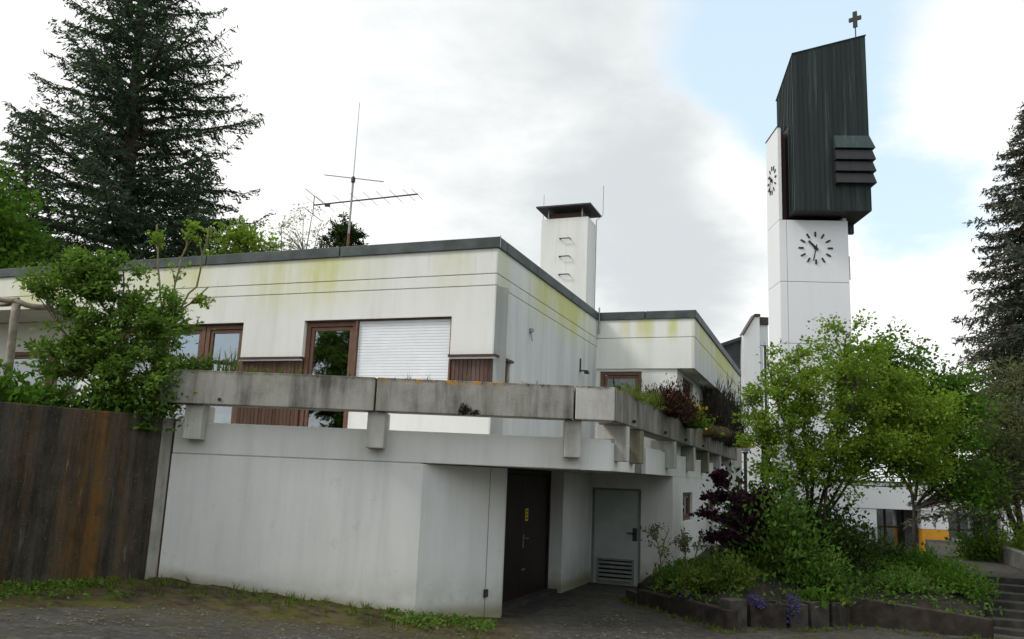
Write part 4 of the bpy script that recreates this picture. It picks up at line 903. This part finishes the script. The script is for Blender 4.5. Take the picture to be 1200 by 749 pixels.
def planter(label, x0, y0, x1, y1, h, mat, dz=0.0):
    t = thing('planter_box', label, 'planter', (x0, y0, -.15), 'concrete planter boxes by the bank'); p0 = (x0, y0); p1 = (x1, y1); L = math.dist(p0, p1)
    d = ((x1 - x0) / L, (y1 - y0) / L); P = lambda s: (x0 + d[0] * s, y0 + d[1] * s); D = .5
    mb = MB(); mb.run(p0, p1, 0, .06, -.3, h); mb.run(p0, p1, D - .06, D, -.3, h); mb.run(P(0), P(.06), .06, D - .06, -.3, h); mb.run(P(L - .06), P(L), .06, D - .06, -.3, h); mb.build('box', M[mat], t, bevel=.012)
    mb = MB(); mb.run(P(.06), P(L - .06), .06, D - .06, -.3, h - .05); mb.build('soil', M['soil'], t)
    return t
planter('brown concrete planter box under the violet cushions beside the upright corner block', 4.10, 14.35, 4.75, 14.52, .26, 'bed')
planter('short dark planter box between the violet flowers and the grey planter', 4.82, 14.55, 5.18, 14.72, .24, 'bedgrey')
planter('grey planter box with broad pale leaves left of the last planter', 5.26, 14.80, 5.66, 15.05, .27, 'bedgrey')
planter('last dark planter box, touching the low sloping wall', 5.74, 15.12, 6.20, 15.5, .22, 'bed')
slabbox('low_wall', 'low sloping brown concrete wall holding the planted bank, running down to the steps', 'wall', (6.24, 15.62), (8.62, 15.30), .22, -.7, .3, 'bed', zt=(.29, .04))
st = thing('steps', 'dark concrete outdoor steps at the right edge beside the planted bank', 'steps', (9.6, 16.8, -.35))
sd = Vector((.42, .91)).normalized(); sp_ = Vector((.91, -.42)).normalized()
for k in range(7):
    c0 = Vector((8.98, 16.1)) + sd * (.36 * k); c1 = c0 + sp_ * 3.2; e0 = c0 + sd * .42; e1_ = c1 + sd * .42
    mb = MB(); zt = -.22 + .125 * k; mb.hexa([(c0.x, c0.y, zt - .4), (c1.x, c1.y, zt - .4), (e1_.x, e1_.y, zt - .4), (e0.x, e0.y, zt - .4)], [(c0.x, c0.y, zt), (c1.x, c1.y, zt), (e1_.x, e1_.y, zt), (e0.x, e0.y, zt)])
    mb.build('step', M['step'], st, bevel=.012)
mb = MB(); c0 = Vector((8.98, 16.1)) + sd * 2.55; c1 = c0 + sp_ * 6
mb.prism([tuple(c0 - sp_ * .6), tuple(c1), tuple(c1 + sd * 14), tuple(c0 + sd * 14 - sp_ * .6)], -.4, .53); tag(mb.build('path', M['asphalt']), kind='structure')
slabbox('parapet_wall', 'pale grey parapet wall along the path above the steps', 'wall', (12.6, 21.9), (11.35, 17.9), .2, -.3, .85, 'parapet', zt=(.95, .82))

# ------------------------------------------------------------------ antenna, pergola, globe lamp
an = thing('tv_antenna', 'rusty mast with rod aerial and comb-shaped television antenna on the roof', 'antenna', W(-10.4, 16.4, 6.02))
ab = np.array(W(-10.4, 16.4, 6.02)); lean = np.array([.004, 0, 1.0])
def ap(name, mat, fn, parent=an): mb = MB(); fn(mb); return mb.build(name, M[mat], parent)
AM = lambda z: ab + lean * (z - 6.02)
ap('mast', 'rust', lambda m: m.tube([AM(6.02), AM(7.6)], .032, 8)); ap('mast', 'metal', lambda m: m.tube([AM(7.6), AM(8.98)], .026, 8))
ap('rod_aerial', 'metal', lambda m: m.tube([AM(8.9), AM(10.9)], [.012, .007], 5)); ap('clamp', 'dark_metal', lambda m: m.lathe(tuple(AM(8.93)), [(.03, -.08), (.05, -.05), (.05, .05), (.03, .08)], 8))
ap('cross_rod', 'metal', lambda m: m.tube([AM(8.95) + np.array([-.78, .35, .20]), AM(8.95) + np.array([.78, -.35, -.16])], .012, 5))
bd = np.array([.93, -.36, .015]); bd /= np.linalg.norm(bd); b0 = AM(8.40) - bd * 1.05; b1 = AM(8.40) + bd * 1.75
bo = ap('boom', 'dark_metal', lambda m: m.tube([b0, b1], .018, 6)); ed = np.array([.40, .90, -.17]) ; ed /= np.linalg.norm(ed)
for k, f in enumerate((.02, .12, .28, .44, .56, .68, .80, .92, .995)):
    c = b0 + (b1 - b0) * f; L = .42 - .02 * k
    ap('element', 'metal', lambda m: m.tube([c - ed * L, c + ed * L], .006, 4), bo)
ap('reflector', 'dark_metal', lambda m: (m.tube([b0 + np.array([0, 0, -.24]), b0 + np.array([0, 0, .24])], .012, 5), m.tube([b0 + np.array([0, 0, .23]) - ed * .36, b0 + np.array([0, 0, .23]) + ed * .36], .009, 4), m.tube([b0 + np.array([0, 0, -.23]) - ed * .36, b0 + np.array([0, 0, -.23]) + ed * .36], .009, 4)))
ap('cable_box', 'dark_metal', lambda m: m.box(*(b0 + (b1 - b0) * .14 - np.array([.06, .04, .06]))[[0]], (b0 + (b1 - b0) * .14)[0] + .06, (b0 + (b1 - b0) * .14)[1] - .04, (b0 + (b1 - b0) * .14)[1] + .04, (b0 + (b1 - b0) * .14)[2] - .07, (b0 + (b1 - b0) * .14)[2]))
pg = thing('pergola', 'rustic pergola of peeled round logs standing in the raised garden', 'pergola', (-7.95, 13.2, 2.7))
rp = np.random.RandomState(2)
def log(m, a, b, r):
    a = np.array(a, float); b = np.array(b, float); P = [a + (b - a) * t + rp.normal(size=3) * .012 for t in np.linspace(0, 1, 8)]; m.tube(P, [r * rp.uniform(.9, 1.1) for _ in P], 9)
for a, b, r, nm in (((-7.86, 13.2, 2.6), (-7.93, 13.2, 4.55), .065, 'post'), ((-10.2, 14.6, 2.6), (-10.2, 14.6, 4.6), .065, 'post'), ((-8.9, 13.1, 4.60), (-7.9, 13.22, 4.60), .045, 'rail'), ((-7.95, 13.2, 4.60), (-6.9, 13.5, 4.36), .045, 'rail'), ((-7.93, 13.2, 4.57), (-10.2, 14.7, 4.66), .045, 'rail'), ((-7.9, 13.15, 3.55), (-8.7, 13.05, 3.55), .03, 'rail')):
    mb = MB(); log(mb, a, b, r); mb.build(nm, M['pole'], pg, smooth=True)
gl = thing('globe_lamp', 'white globe lamp on a black post behind the hall corner', 'lamp', (8.62, 30.6, -1))
mb = MB(); mb.tube([(8.62, 30.6, -1), (8.62, 30.6, 3.3)], .06, 10); mb.lathe((8.62, 30.6, 3.3), [(.06, 0), (.12, .03), (.12, .07)], 12); mb.build('post', M['dark_metal'], gl)
mb = MB(); mb.lathe((8.62, 30.6, 3.62), [(.24 * math.sin(a), -.24 * math.cos(a)) for a in np.linspace(.25, 3.1, 11)], 20); mb.build('globe', M['globe'], gl, smooth=True)

# ------------------------------------------------------------------ trees
conifer('fir_tree', 'tall dark fir with open drooping branches rising behind the hall roof', (-16.6, 36, .8), (-18.4, 36, 29.5), 6.5, 5.0, LF['fir'], M['bark'], 11, nb=300, droop=.14, lift=.20, spray=.56, shape=2.1, tr=.45, dens=1.1, gap=.35)
conifer('dark_fir', 'lower dark fir filling the gap left of the tall fir', (-23.0, 38, .8), (-23.3, 38, 18.5), 5.6, 4.0, LF['fir'], M['bark'], 12, nb=120, droop=.28, lift=.15, spray=.62, dens=1.0)
conifer('dark_fir', 'broad dark fir below the tall fir, just above the roof edge', (-15.3, 39, .8), (-15.5, 39, 17.2), 5.0, 4.0, LF['fir'], M['bark'], 13, nb=110, droop=.28, lift=.15, spray=.62, dens=1.0)
conifer('spruce_tree', 'tall spruce with brown cone-tipped branches at the right edge', (19.9, 30, -.8), (19.7, 30, 17.2), 5.4, 2.5, LF['spruce'], M['bark'], 14, nb=300, droop=.30, lift=.06, spray=.5, shape=.8, tr=.3, dens=1.4, gap=.12)
leafy_tree('maple_tree', 'bright green broadleaf tree at the left edge beside the fir', 'tree', (-18.0, 27, .8), [[(-18, 27, .8), (-18, 27, 4), (-17.8, 27, 9)], [(-18, 27, 3.5), (-16.9, 27, 7)], [(-18, 27, 3.5), (-19.5, 27, 8)]], [((-17.6, 27, 8.8), (2.2, 2.4, 2.9), 1), ((-18.6, 27, 10.2), (1.5, 1.6, 2.1), .6), ((-16.2, 27, 7.2), (1.4, 1.4, 1.2), .35)], 230, 17000, .20, LF['green'], M['bark'], 21, r0=.2, clu=.42)
leafy_tree('hedge_tree', 'dark broadleaf mass at the left edge low behind the roof', 'tree', (-19.5, 31, .8), [[(-19.5, 31, .8), (-19.5, 31, 7)], [(-19.5, 31, 2), (-21, 31, 6)]], [((-20, 31, 8.0), (3.6, 2, 2.8), 1), ((-16.0, 31, 8.0), (3.0, 1.5, 2.2), .8)], 220, 15000, .24, LF['dark'], M['bark'], 22, r0=.18, clu=.5)
leafy_tree('birch_tree', 'light yellow-green tree right of the fir above the roof edge', 'tree', (-10.8, 33, .8), [[(-10.8, 33, .8), (-10.8, 33, 10.6)], [(-10.8, 33, 4), (-9.9, 33, 10.2)], [(-10.8, 33, 4), (-11.7, 33, 10.4)]], [((-11.0, 33, 10.2), (1.6, 1.5, 2.0), 1), ((-9.8, 33, 10.0), (.9, 1.0, 1.4), .4)], 130, 8000, .17, LF['lime'], M['bark_grey'], 23, r0=.12, clu=.34)
leafy_tree('blossom_tree', 'thin bare-branched tree with pale blossom beside the dome-shaped cypress', 'tree', (-8.0, 30, .8), [[(-8.0, 30, .8), (-8.0, 30, 5), (-7.9, 30, 11.2)], [(-8.0, 30, 4), (-7.3, 30, 10.8)], [(-8.0, 30, 4), (-8.7, 30, 10.9)], [(-8.0, 30, 5), (-7.6, 30, 11.3)]], [((-7.95, 30, 10.2), (1.2, 1.0, 1.6), 1)], 150, 1500, .09, LF['blossom'], M['bark_grey'], 24, r0=.07, clu=.18)
leafy_tree('cypress', 'dark dome-shaped cypress behind the antenna mast', 'tree', (-6.85, 32, .8), [[(-6.85, 32, .8), (-6.85, 32, 11.0)]], [((-6.75, 32, 10.3), (.86, .86, 1.7), 1), ((-6.75, 32, 8.6), (.95, .95, 2.0), .8)], 240, 24000, .15, LF['cypress'], M['bark'], 25, r0=.12, clu=.13, shell=.33, lower=False, aspect=.4)
# the multi-stemmed maple before the tower, a greener one behind it
lb_ = (6.25, 17.2, .68)
leafy_tree('field_maple', 'multi-stemmed yellow-green tree on the bank in front of the bell tower', 'tree', lb_,
  [[lb_, (6.05, 17.1, 2.2), (5.5, 16.9, 3.6), (5.2, 16.8, 4.6)], [lb_, (6.2, 17.3, 2.4), (6.1, 17.4, 4.0), (6.0, 17.4, 5.1)], [lb_, (6.35, 17.1, 2.0), (6.8, 17.0, 3.6), (6.9, 17.0, 5.3)], [lb_, (6.45, 17.2, 1.7), (7.4, 17.3, 3.2), (8.1, 17.3, 4.5)], [lb_, (6.5, 17.3, 1.6), (7.2, 17.5, 2.5), (8.6, 17.6, 3.6)], [lb_, (5.7, 17.2, 1.7), (5.2, 17.2, 2.9), (4.95, 17.2, 4.0)], [lb_, (6.4, 16.9, 2.2), (6.9, 16.6, 4.2)]],
  [((5.75, 17.1, 4.0), (.95, 1.0, 1.05), .75), ((6.9, 17.1, 4.35), (1.15, 1.2, 1.25), 1.1), ((7.9, 17.3, 3.75), (1.25, 1.1, 1.05), .85), ((5.3, 17.1, 3.2), (.6, .8, .9), .35), ((8.6, 17.4, 2.9), (.75, .8, .6), .25), ((7.0, 17.0, 3.0), (1.4, .9, .65), .55), ((8.5, 17.2, 3.3), (.9, .8, .9), .35), ((8.3, 17.0, 2.6), (.9, .6, .4), .10), ((5.6, 16.9, 2.5), (.8, .6, .55), .4), ((6.6, 16.8, 2.6), (.9, .6, .5), .3)],
  450, 44000, .064, LF['lime'], M['bark'], 31, r0=.042, clu=.135, aspect=.72, shell=.55)
leafy_tree('green_tree', 'fresh green broadleaf tree just behind the yellow-green maple', 'tree', (10.3, 21.5, .55), [[(10.3, 21.5, .55), (10.2, 21.5, 3), (10, 21.5, 5.2)], [(10.3, 21.5, 2), (11.2, 21.5, 4.6)], [(10.3, 21.5, 2), (9.3, 21.5, 4.8)]], [((9.7, 21.5, 5.0), (1.35, 1.2, 1.3), 1), ((11.0, 21.5, 4.3), (1.2, 1.2, 1.1), .8), ((10.8, 21.3, 3.2), (1.6, 1, .8), .6), ((11.6, 21.2, 2.3), (1.0, .8, .6), .3)], 320, 21000, .10, LF['green'], M['bark'], 32, r0=.045, clu=.24, aspect=.65)
leafy_tree('grey_pine', 'grey-olive feathery conifer in front of the spruce at the right edge', 'tree', (13.6, 22.5, .5), [[(13.6, 22.5, .5), (13.5, 22.5, 5)], [(13.6, 22.5, 1), (12.7, 22.4, 3.4)], [(13.6, 22.5, 1), (14.5, 22.5, 4)]], [((13.2, 22.5, 3.2), (1.2, 1.2, 2.1), 1), ((13.9, 22.5, 4.2), (1.2, 1.2, 1.6), .8), ((12.5, 22.3, 2.4), (.8, .8, 1.0), .4)], 230, 15000, .13, LF['olive'], M['bark'], 33, r0=.10, clu=.22, aspect=.25)

# ------------------------------------------------------------------ shrubs in the raised garden
gs = (-6.15, 13.0, 2.65)
leafy_tree('garden_shrub', 'big loose green shrub overhanging the dark retaining wall', 'shrub', gs,
  [[gs, (-6.4, 13.0, 3.8), (-6.7, 13.0, 4.9)], [gs, (-6.1, 13.0, 4.0), (-6.2, 13.0, 5.1)], [gs, (-5.9, 13, 3.6), (-5.3, 13, 4.6)], [gs, (-6.5, 13, 3.4), (-7.1, 13, 4.2)], [gs, (-5.8, 12.9, 3.4), (-5.1, 12.8, 3.7)]],
  [((-6.15, 13.0, 4.3), (.75, .6, .8), 1), ((-6.75, 13.0, 5.0), (.62, .5, .42), .5), ((-5.55, 13.0, 4.35), (.55, .5, .55), .5), ((-6.75, 12.9, 3.75), (.75, .5, .75), .8), ((-5.5, 12.75, 3.4), (.8, .45, .55), .8), ((-7.35, 13.1, 4.95), (.4, .4, .25), .18)],
  250, 20000, .082, LF['garden'], M['bark_grey'], 41, r0=.025, clu=.105, aspect=.5)
sg = (-5.45, 13.25, 2.65)
leafy_tree('sapling', 'thin leggy sapling with sparse budding leaves in front of the white wall', 'sapling', sg, [[sg, (-5.5, 13.2, 4.2), (-5.75, 13.2, 5.3), (-5.85, 13.2, 5.95)], [(-5.5, 13.2, 4.2), (-5.4, 13.2, 5.2), (-5.3, 13.2, 6.05)], [(-5.5, 13.2, 4.2), (-5.1, 13.2, 5.0), (-5.0, 13.2, 5.95)], [(-5.45, 13.2, 4.4), (-4.9, 13.2, 4.95)]], [((-5.85, 13.2, 5.75), (.12, .12, .25), .8), ((-5.3, 13.2, 5.85), (.12, .12, .25), .8), ((-5.0, 13.2, 5.75), (.14, .12, .3), .8), ((-4.85, 13.2, 4.7), (.22, .15, .25), .7), ((-5.4, 13.2, 5.2), (.3, .15, .3), .4)], 32, 460, .075, LF['lime'], M['bark_green'], 42, r0=.019, clu=.055)
def gsh(name, label, base, rad, n, size, mt, seed, **kw): return clump(name, label, 'shrub', base, rad, n, size, LF[mt], seed, 'low plants along the raised garden edge', **kw)
gsh('elder_bush', 'broad-leaved green bush at the left edge on the retaining wall', (-7.9, 11.5, 2.66), (.8, .6, .72), 2000, .15, 'mid', 51, aspect=.45)
gsh('elder_bush', 'broad-leaved green bush under the pergola post on the retaining wall', (-7.15, 12.2, 2.66), (.75, .55, .78), 2000, .14, 'green', 52, aspect=.45)
gsh('ivy_mound', 'dark green trailing mound spilling over the retaining wall below the big shrub', (-6.15, 12.72, 2.62), (.9, .42, .62), 3600, .085, 'mid', 53, aspect=.6)
gsh('fern_clump', 'green ferny clump where the retaining wall meets the planter beam', (-5.45, 13.0, 2.62), (.5, .35, .75), 1900, .08, 'mid', 54, aspect=.4)
gsh('creeper', 'creeper hanging over the left end of the long planter beam', (-4.95, 12.9, 3.5), (.5, .22, .38), 900, .06, 'mid', 55)
rg = np.random.RandomState(6)
P = np.array([(x, 12.9 + rg.uniform(-.12, .12), 3.50) for x in np.concatenate([rg.uniform(-5.1, -3.2, 46), rg.uniform(-3.2, .9, 20)])])
tag(tufts('beam_weeds', P, rg.uniform(.06, .22, len(P)), .005, LF['grass'], rg, None, 7, .5), 'sparse grass weeds growing along the long front planter beam', 'weeds', kind='stuff')
P = np.array([(x, 12.76 + rg.uniform(-.03, .03), 3.50) for x in rg.uniform(-5.2, 1.6, 150)])
tag(tufts('beam_moss', P, .055, .006, LF['heather'], rg, None, 6, .9), 'fringe of dry moss on the lip of the front planter beam', 'moss', kind='stuff')
ra = np.random.RandomState(8)
tag(tufts('long_grass', np.array([(-4.55 + ra.normal() * .12, 13.0, 3.5) for _ in range(14)]), .42, .008, LF['grass'], ra, None, 8, .25), 'tuft of long grass blades on the beam before the glass door', 'grass', kind='stuff')

# ------------------------------------------------------------------ terrace plants in the side planter
def terr(name, label, v, rad, n, size, mt, seed, u=-3.18, z=3.5, **kw): return clump(name, label, 'plant', W(u, v, z), rad, n, size, LF[mt], seed, None, **kw)
terr('grassy_plant', 'light green grassy plant at the near end of the side planter', 14.3, (.45, .75, .34), 1500, .10, 'grass', 61, aspect=.14, up=.9)
terr('grassy_plant', 'light green grassy plant in front of the red-brown heather', 15.6, (.40, .8, .34), 1500, .10, 'grass', 62, aspect=.14, up=.9)
terr('heather', 'dark red-brown heather bush in the side planter near the corner window', 17.1, (.65, 1.1, .66), 6500, .085, 'heather', 63, aspect=.28, up=.8, stems=34)
terr('heather', 'second red-brown heather bush, farther along the side planter', 19.0, (.65, 1.1, .55), 5200, .085, 'heather', 64, aspect=.28, up=.8, stems=30)
terr('euphorbia', 'bright lime-green leafy plant spilling from the side planter', 19.2, (.5, .5, .38), 1400, .10, 'green', 65, u=-2.95, z=3.42)
terr('yellow_shrub', 'yellow-flowering plant beyond the heather in the side planter', 20.9, (.5, .6, .55), 1300, .09, 'mid', 66, flower=(LF['yellowflower'], 260, .11))
terr('trailing_grass', 'dry brown grass trailing over the side planter', 22.3, (.45, 1.2, .3), 2200, .16, 'dry', 67, u=-2.9, z=3.42, aspect=.1, up=-.7)
terr('broom', 'dark upright twiggy broom bush under the roof overhang', 24.6, (.7, 1.7, 1.6), 6500, .30, 'twig', 68, aspect=.07, up=2.0, stems=40, bark=M['bark'])
terr('broom', 'dark twiggy bush at the far end of the side planter', 28.0, (.7, 1.7, 1.6), 6500, .30, 'twig', 69, aspect=.07, up=2.0, stems=40, bark=M['bark'])
terr('yellow_shrub', 'small yellow bush at the far end of the terrace beside the globe lamp', 30.4, (.4, .5, .5), 700, .12, 'yellowflower', 70, u=-2.8)

# ------------------------------------------------------------------ shrubs and flowers on the bank
def shrub(name, label, x, y, rad, n, size, mt, seed, **kw): return clump(name, label, 'shrub', (x, y, bank_z(x, y)), rad, n, size, LF[mt], seed, None, **kw)
pb = (4.85, 16.7, .5)
leafy_tree('smoke_bush', 'dark purple-leaved shrub with long side branches beside the basement wall', 'shrub', pb, [[pb, (4.7, 16.6, 1.3), (4.35, 16.5, 2.0), (4.05, 16.5, 2.5)], [pb, (4.6, 16.5, 1.2), (3.85, 16.4, 1.6)], [pb, (4.7, 16.5, 1.0), (4.0, 16.4, 1.2)], [pb, (4.95, 16.7, 1.3), (5.15, 16.7, 2.0)], [pb, (4.6, 16.5, 1.4), (4.0, 16.4, 1.9)]],
  [((4.75, 16.6, 1.5), (.5, .45, .55), 1.0), ((4.1, 16.45, 1.95), (.33, .22, .10), .3), ((4.0, 16.45, 1.58), (.36, .22, .09), .3), ((4.05, 16.45, 1.2), (.33, .22, .08), .22), ((4.12, 16.5, 2.3), (.12, .16, .30), .2), ((5.1, 16.7, 1.9), (.35, .35, .35), .35)], 110, 3600, .08, LF['purple'], M['bark'], 71, r0=.02, clu=.07, aspect=.75)
for nm, lb2, x, y, rad, n, sz, mt, sd_ in (
  ('hazel_bush', 'leafy green shrub right of the purple bush', 5.35, 16.3, (.8, .65, 1.8), 5200, .10, 'mid', 81),
  ('hazel_bush', 'tall green shrub under the multi-stemmed tree', 6.1, 17.2, (.95, .8, 1.5), 4200, .10, 'dark', 82),
  ('hazel_bush', 'bright leafy shrub on the bank in front of the tree stems', 5.75, 15.9, (.6, .55, 1.1), 2800, .085, 'mid', 83),
  ('dark_shrub', 'shadowy dark shrub at the middle of the planted bank', 7.0, 17.8, (1.0, .8, 1.1), 3600, .10, 'dark', 84),
  ('dark_shrub', 'dark shrub on the bank below the ochre panel', 8.1, 19.2, (1.0, .8, .5), 2800, .11, 'dark', 85),
  ('spring_shrub', 'fresh green shrub on the bank near the head of the steps', 8.9, 18.3, (.75, .7, .42), 2600, .085, 'green', 86),
  ('spring_shrub', 'bright green creeping shrub low beside the steps', 8.9, 17.1, (.65, .75, .5), 2600, .07, 'green', 87),
  ('spring_shrub', 'low green shrub behind the low sloping wall', 7.6, 16.7, (1.0, .5, .34), 2500, .07, 'mid', 88),
  ('dark_shrub', 'dark broadleaf shrub between the hall wall and the tree stems', 5.6, 18.8, (1.0, .9, 1.7), 4200, .12, 'dark', 89),
  ('dark_shrub', 'dense dark shrub hiding the left end of the low wing', 8.0, 22.5, (1.5, 1.0, 1.1), 3800, .13, 'dark', 90),
  ('olive_shrub', 'feathery olive shrub at the tip of the flower bed near the planters', 4.05, 15.2, (.45, .45, .55), 1500, .07, 'grass', 91),
  ('meadow_plant', 'low green leafy plant at the flower bed edge by the basement wall', 3.2, 16.5, (.5, .6, .36), 1700, .07, 'mid', 92),
  ('meadow_plant', 'grassy green plant in the middle of the flower bed', 3.45, 15.4, (.4, .55, .42), 1700, .075, 'grass', 93),
  ('spring_shrub', 'light green shrub screening the right-hand dark opening of the low wing', 12.3, 22.2, (.8, .7, .9), 2400, .10, 'green', 101),
  ('spring_shrub', 'loose yellow-green shrub under the olive conifer above the steps', 13.2, 21.6, (.9, .8, 1.2), 2400, .10, 'lime', 102),
  ('dark_shrub', 'dark shrub in front of the globe lamp beyond the basement windows', 7.1, 24.5, (1.2, 1.0, 1.6), 3400, .14, 'dark', 94)):
    shrub(nm, lb2, x, y, rad, n, sz, mt, sd_, aspect=.5, stems=22)
rb_ = (3.05, 16.45, .25)
leafy_tree('rose_bush', 'slender grey-green rose stem against the corner of the basement wall', 'shrub', rb_, [[rb_, (2.98, 16.4, .9), (2.85, 16.4, 1.35)], [(3.0, 16.4, .8), (3.15, 16.4, 1.3)]], [((2.85, 16.4, 1.2), (.2, .18, .22), 1), ((3.1, 16.4, .95), (.14, .14, .2), .4)], 26, 300, .055, LF['olive'], M['bark_green'], 43, r0=.012, clu=.06)
rb2 = (3.55, 16.6, .3)
leafy_tree('rose_bush', 'second slender rose stem halfway along the basement wall', 'shrub', rb2, [[rb2, (3.5, 16.5, .8), (3.4, 16.5, 1.3)], [rb2, (3.7, 16.5, .9), (3.8, 16.5, 1.25)]], [((3.42, 16.5, 1.1), (.2, .18, .25), 1), ((3.8, 16.5, 1.05), (.2, .18, .25), .8)], 30, 420, .055, LF['olive'], M['bark_green'], 44, r0=.012, clu=.06)
def fl(label, x, y, z, rad, n, seed): return clump('violet_cushion', label, 'flower', (x, y, z), rad, 500, .035, LF['mid'], seed, 'violet cushion flowers', flower=(LF['flower'], n, .045), stems=20)
fl('round violet flower cushion beside the upright corner block', 4.22, 14.52, .22, (.18, .18, .14), 420, 95)
fl('violet flower cushion trailing down over the dark planter box', 4.86, 14.62, .05, (.13, .13, .30), 420, 96)
fl('small violet flower patch in the middle of the flower bed', 3.25, 15.1, .22, (.12, .12, .14), 200, 97)
clump('hosta', 'pale broad-leaved plant in the grey planter box', 'plant', (5.45, 15.12, .2), (.26, .22, .26), 260, .12, LF['green'], 98, None, aspect=.7)
clump('primula', 'low light green plant in the last planter box', 'plant', (5.98, 15.5, .16), (.28, .2, .2), 380, .07, LF['grass'], 99, None, aspect=.5)

# ------------------------------------------------------------------ weeds and litter on the ground
rw = np.random.RandomState(9)
ln = np.array([(-9.0, 7.8), (-6.6, 10.8), (-5.1, 12.98), (-1.3, 13.0), (-.05, 13.4)])
s = np.concatenate([[0], np.cumsum(np.linalg.norm(np.diff(ln, axis=0), axis=1))]); q = rw.uniform(0, s[-1], 330)
px_ = np.stack([np.interp(q, s, ln[:, k]) for k in (0, 1)], 1); off = np.abs(rw.normal(size=330)) * .5 + .03
PX = px_[:, 0] + off * .5 * (px_[:, 1] < 13); PY = px_[:, 1] - off
P = np.stack([PX, PY, gz(PX, PY) + .03], 1)
tag(tufts('wall_weeds', P, rw.uniform(.04, .16, 330), .006, LF['grass'], rw, None, 8, .6), 'weeds and grass tufts at the foot of the walls', 'weeds', kind='stuff')
n = 5200; q = rw.uniform(0, s[-1], n); px_ = np.stack([np.interp(q, s, ln[:, k]) for k in (0, 1)], 1); off = np.abs(rw.normal(size=n)) * .55 + .02; cl_ = gnoise(np.stack([q, off, q * 0], 1), 5, 1.9) > .22
PX = px_[:, 0] + off * .5 * (px_[:, 1] < 13); PY = px_[:, 1] - off; P = np.stack([PX, PY, gz(PX, PY) + .05 + rw.uniform(0, .07, n)], 1)[cl_]
tag(leaves('weed_leaves', P, rw.normal(size=P.shape) + np.array([0, 0, .4]), .06, .6, LF['garden'], None, rw, .5), 'small broad-leaved weeds along the wall foot', 'weeds', kind='stuff')
n = 2600; PX = rw.uniform(-7.5, 9, n); PY = rw.uniform(8.5, 15.2, n); keep = (PY < 12.8 + (PX > .3) * np.minimum(PX, 2.0) * 1.2) & ~((PX > 2.4) & (PY > 13.8)); P = np.stack([PX, PY, gz(PX, PY) + .012], 1)[keep]
tag(leaves('leaf_litter', P, rw.normal(size=P.shape) * np.array([1, 1, .08]), .05, .5, LF['dry'], None, rw, 3), 'dry leaf litter scattered over the asphalt', 'litter', kind='stuff')
ed_ = np.array([(2.3, 17), (2.5, 16.2), (2.9, 15.3), (3.5, 13.75), (4.2, 14.2), (5.2, 14.5), (6.2, 15.35), (8.6, 15.1)]); s = np.concatenate([[0], np.cumsum(np.linalg.norm(np.diff(ed_, axis=0), axis=1))]); q = rw.uniform(0, s[-1], 150)
PX = np.interp(q, s, ed_[:, 0]) + rw.normal(size=150) * .08; PY = np.interp(q, s, ed_[:, 1]) - np.abs(rw.normal(size=150)) * .12; P = np.stack([PX, PY, gz(PX, PY)], 1)
tag(tufts('bed_weeds', P, rw.uniform(.03, .1, 150), .006, LF['grass'], rw, None, 7, .7), 'weeds along the foot of the flower bed edging', 'weeds', kind='stuff')
tag(leaves('beam_moss_clump', MOSS_P, rw.normal(size=MOSS_P.shape), .035, .7, LF['twig'], None, rw), 'dark moss clump hanging from the drain of the long planter beam', 'moss', kind='stuff')
# the wood across the yard, mirrored in the glass
nw = 20000; wx = rw.uniform(-34, 40, nw); wh_ = 6.5 + 2.0 * np.sin(wx * .31) + 2.0 * np.sin(wx * .83 + 1); wz = .5 + rw.uniform(0, 1, nw) ** .8 * wh_; wy = -13 + rw.normal(size=nw) * 1.6 + .5 * np.sin(wx)
P = np.stack([wx, wy, wz], 1)
tag(leaves('wood', P, rw.normal(size=P.shape), .62, .6, LF['dark'], None, rw, .2), 'dark green wood across the yard, mirrored in the hall windows', 'wood', kind='stuff')
_w = rw.randint(0, len(BANK), 16000); P = BANK[_w] + rw.normal(size=(16000, 3)) * np.array([.22, .22, 0]); _k = (gnoise(P[:, :2], 12, 1.3) > -.35) & (P[:, 1] < 22) & ~((P[:, 0] * CA - P[:, 1] * SA) < UW + .1); P = P[_k]; P[:, 2] += rw.uniform(.0, .12, len(P))
tag(leaves('ground_cover', P, rw.normal(size=P.shape) + np.array([0, 0, .3]), .085, .6, LF['mid'], None, rw, .6), 'leafy ground cover on the planted bank', 'ground cover', kind='stuff')
n = 2600; PX = rw.uniform(-8, 9.5, n); PY = rw.uniform(9.0, 15.0, n); _c = (gnoise(np.stack([PX, PY], 1), 31, 1.4) > -.1) & (PY < 12.9 + np.clip(PX, 0, 2.0) * 1.1) & ~((PX > 2.3) & (PY > 13.6)); PX = PX[_c]; PY = PY[_c]
P = np.stack([PX, PY, gz(PX, PY) + .006], 1); sz = rw.uniform(.008, .022, len(P))[:, None]; a_ = rw.uniform(0, 6.28, len(P))
e1g = np.stack([np.cos(a_), np.sin(a_), 0 * a_], 1) * sz; e2g = np.stack([-np.sin(a_), np.cos(a_), 0 * a_], 1) * sz * .8; up_ = np.array([0, 0, 1.0]) * sz * .8
V4 = [P - e1g - e2g, P + e1g - e2g, P + e1g + e2g, P - e1g + e2g]; tpz = P + up_
tri = np.concatenate([np.stack([V4[i], V4[(i + 1) % 4], tpz], 1) for i in range(4)]).reshape(-1, 3)
tag(arr_mesh('grit', tri, len(P) * 4, M['grit'], None, 3), 'loose grit and small stones on the old asphalt', 'grit', kind='stuff')
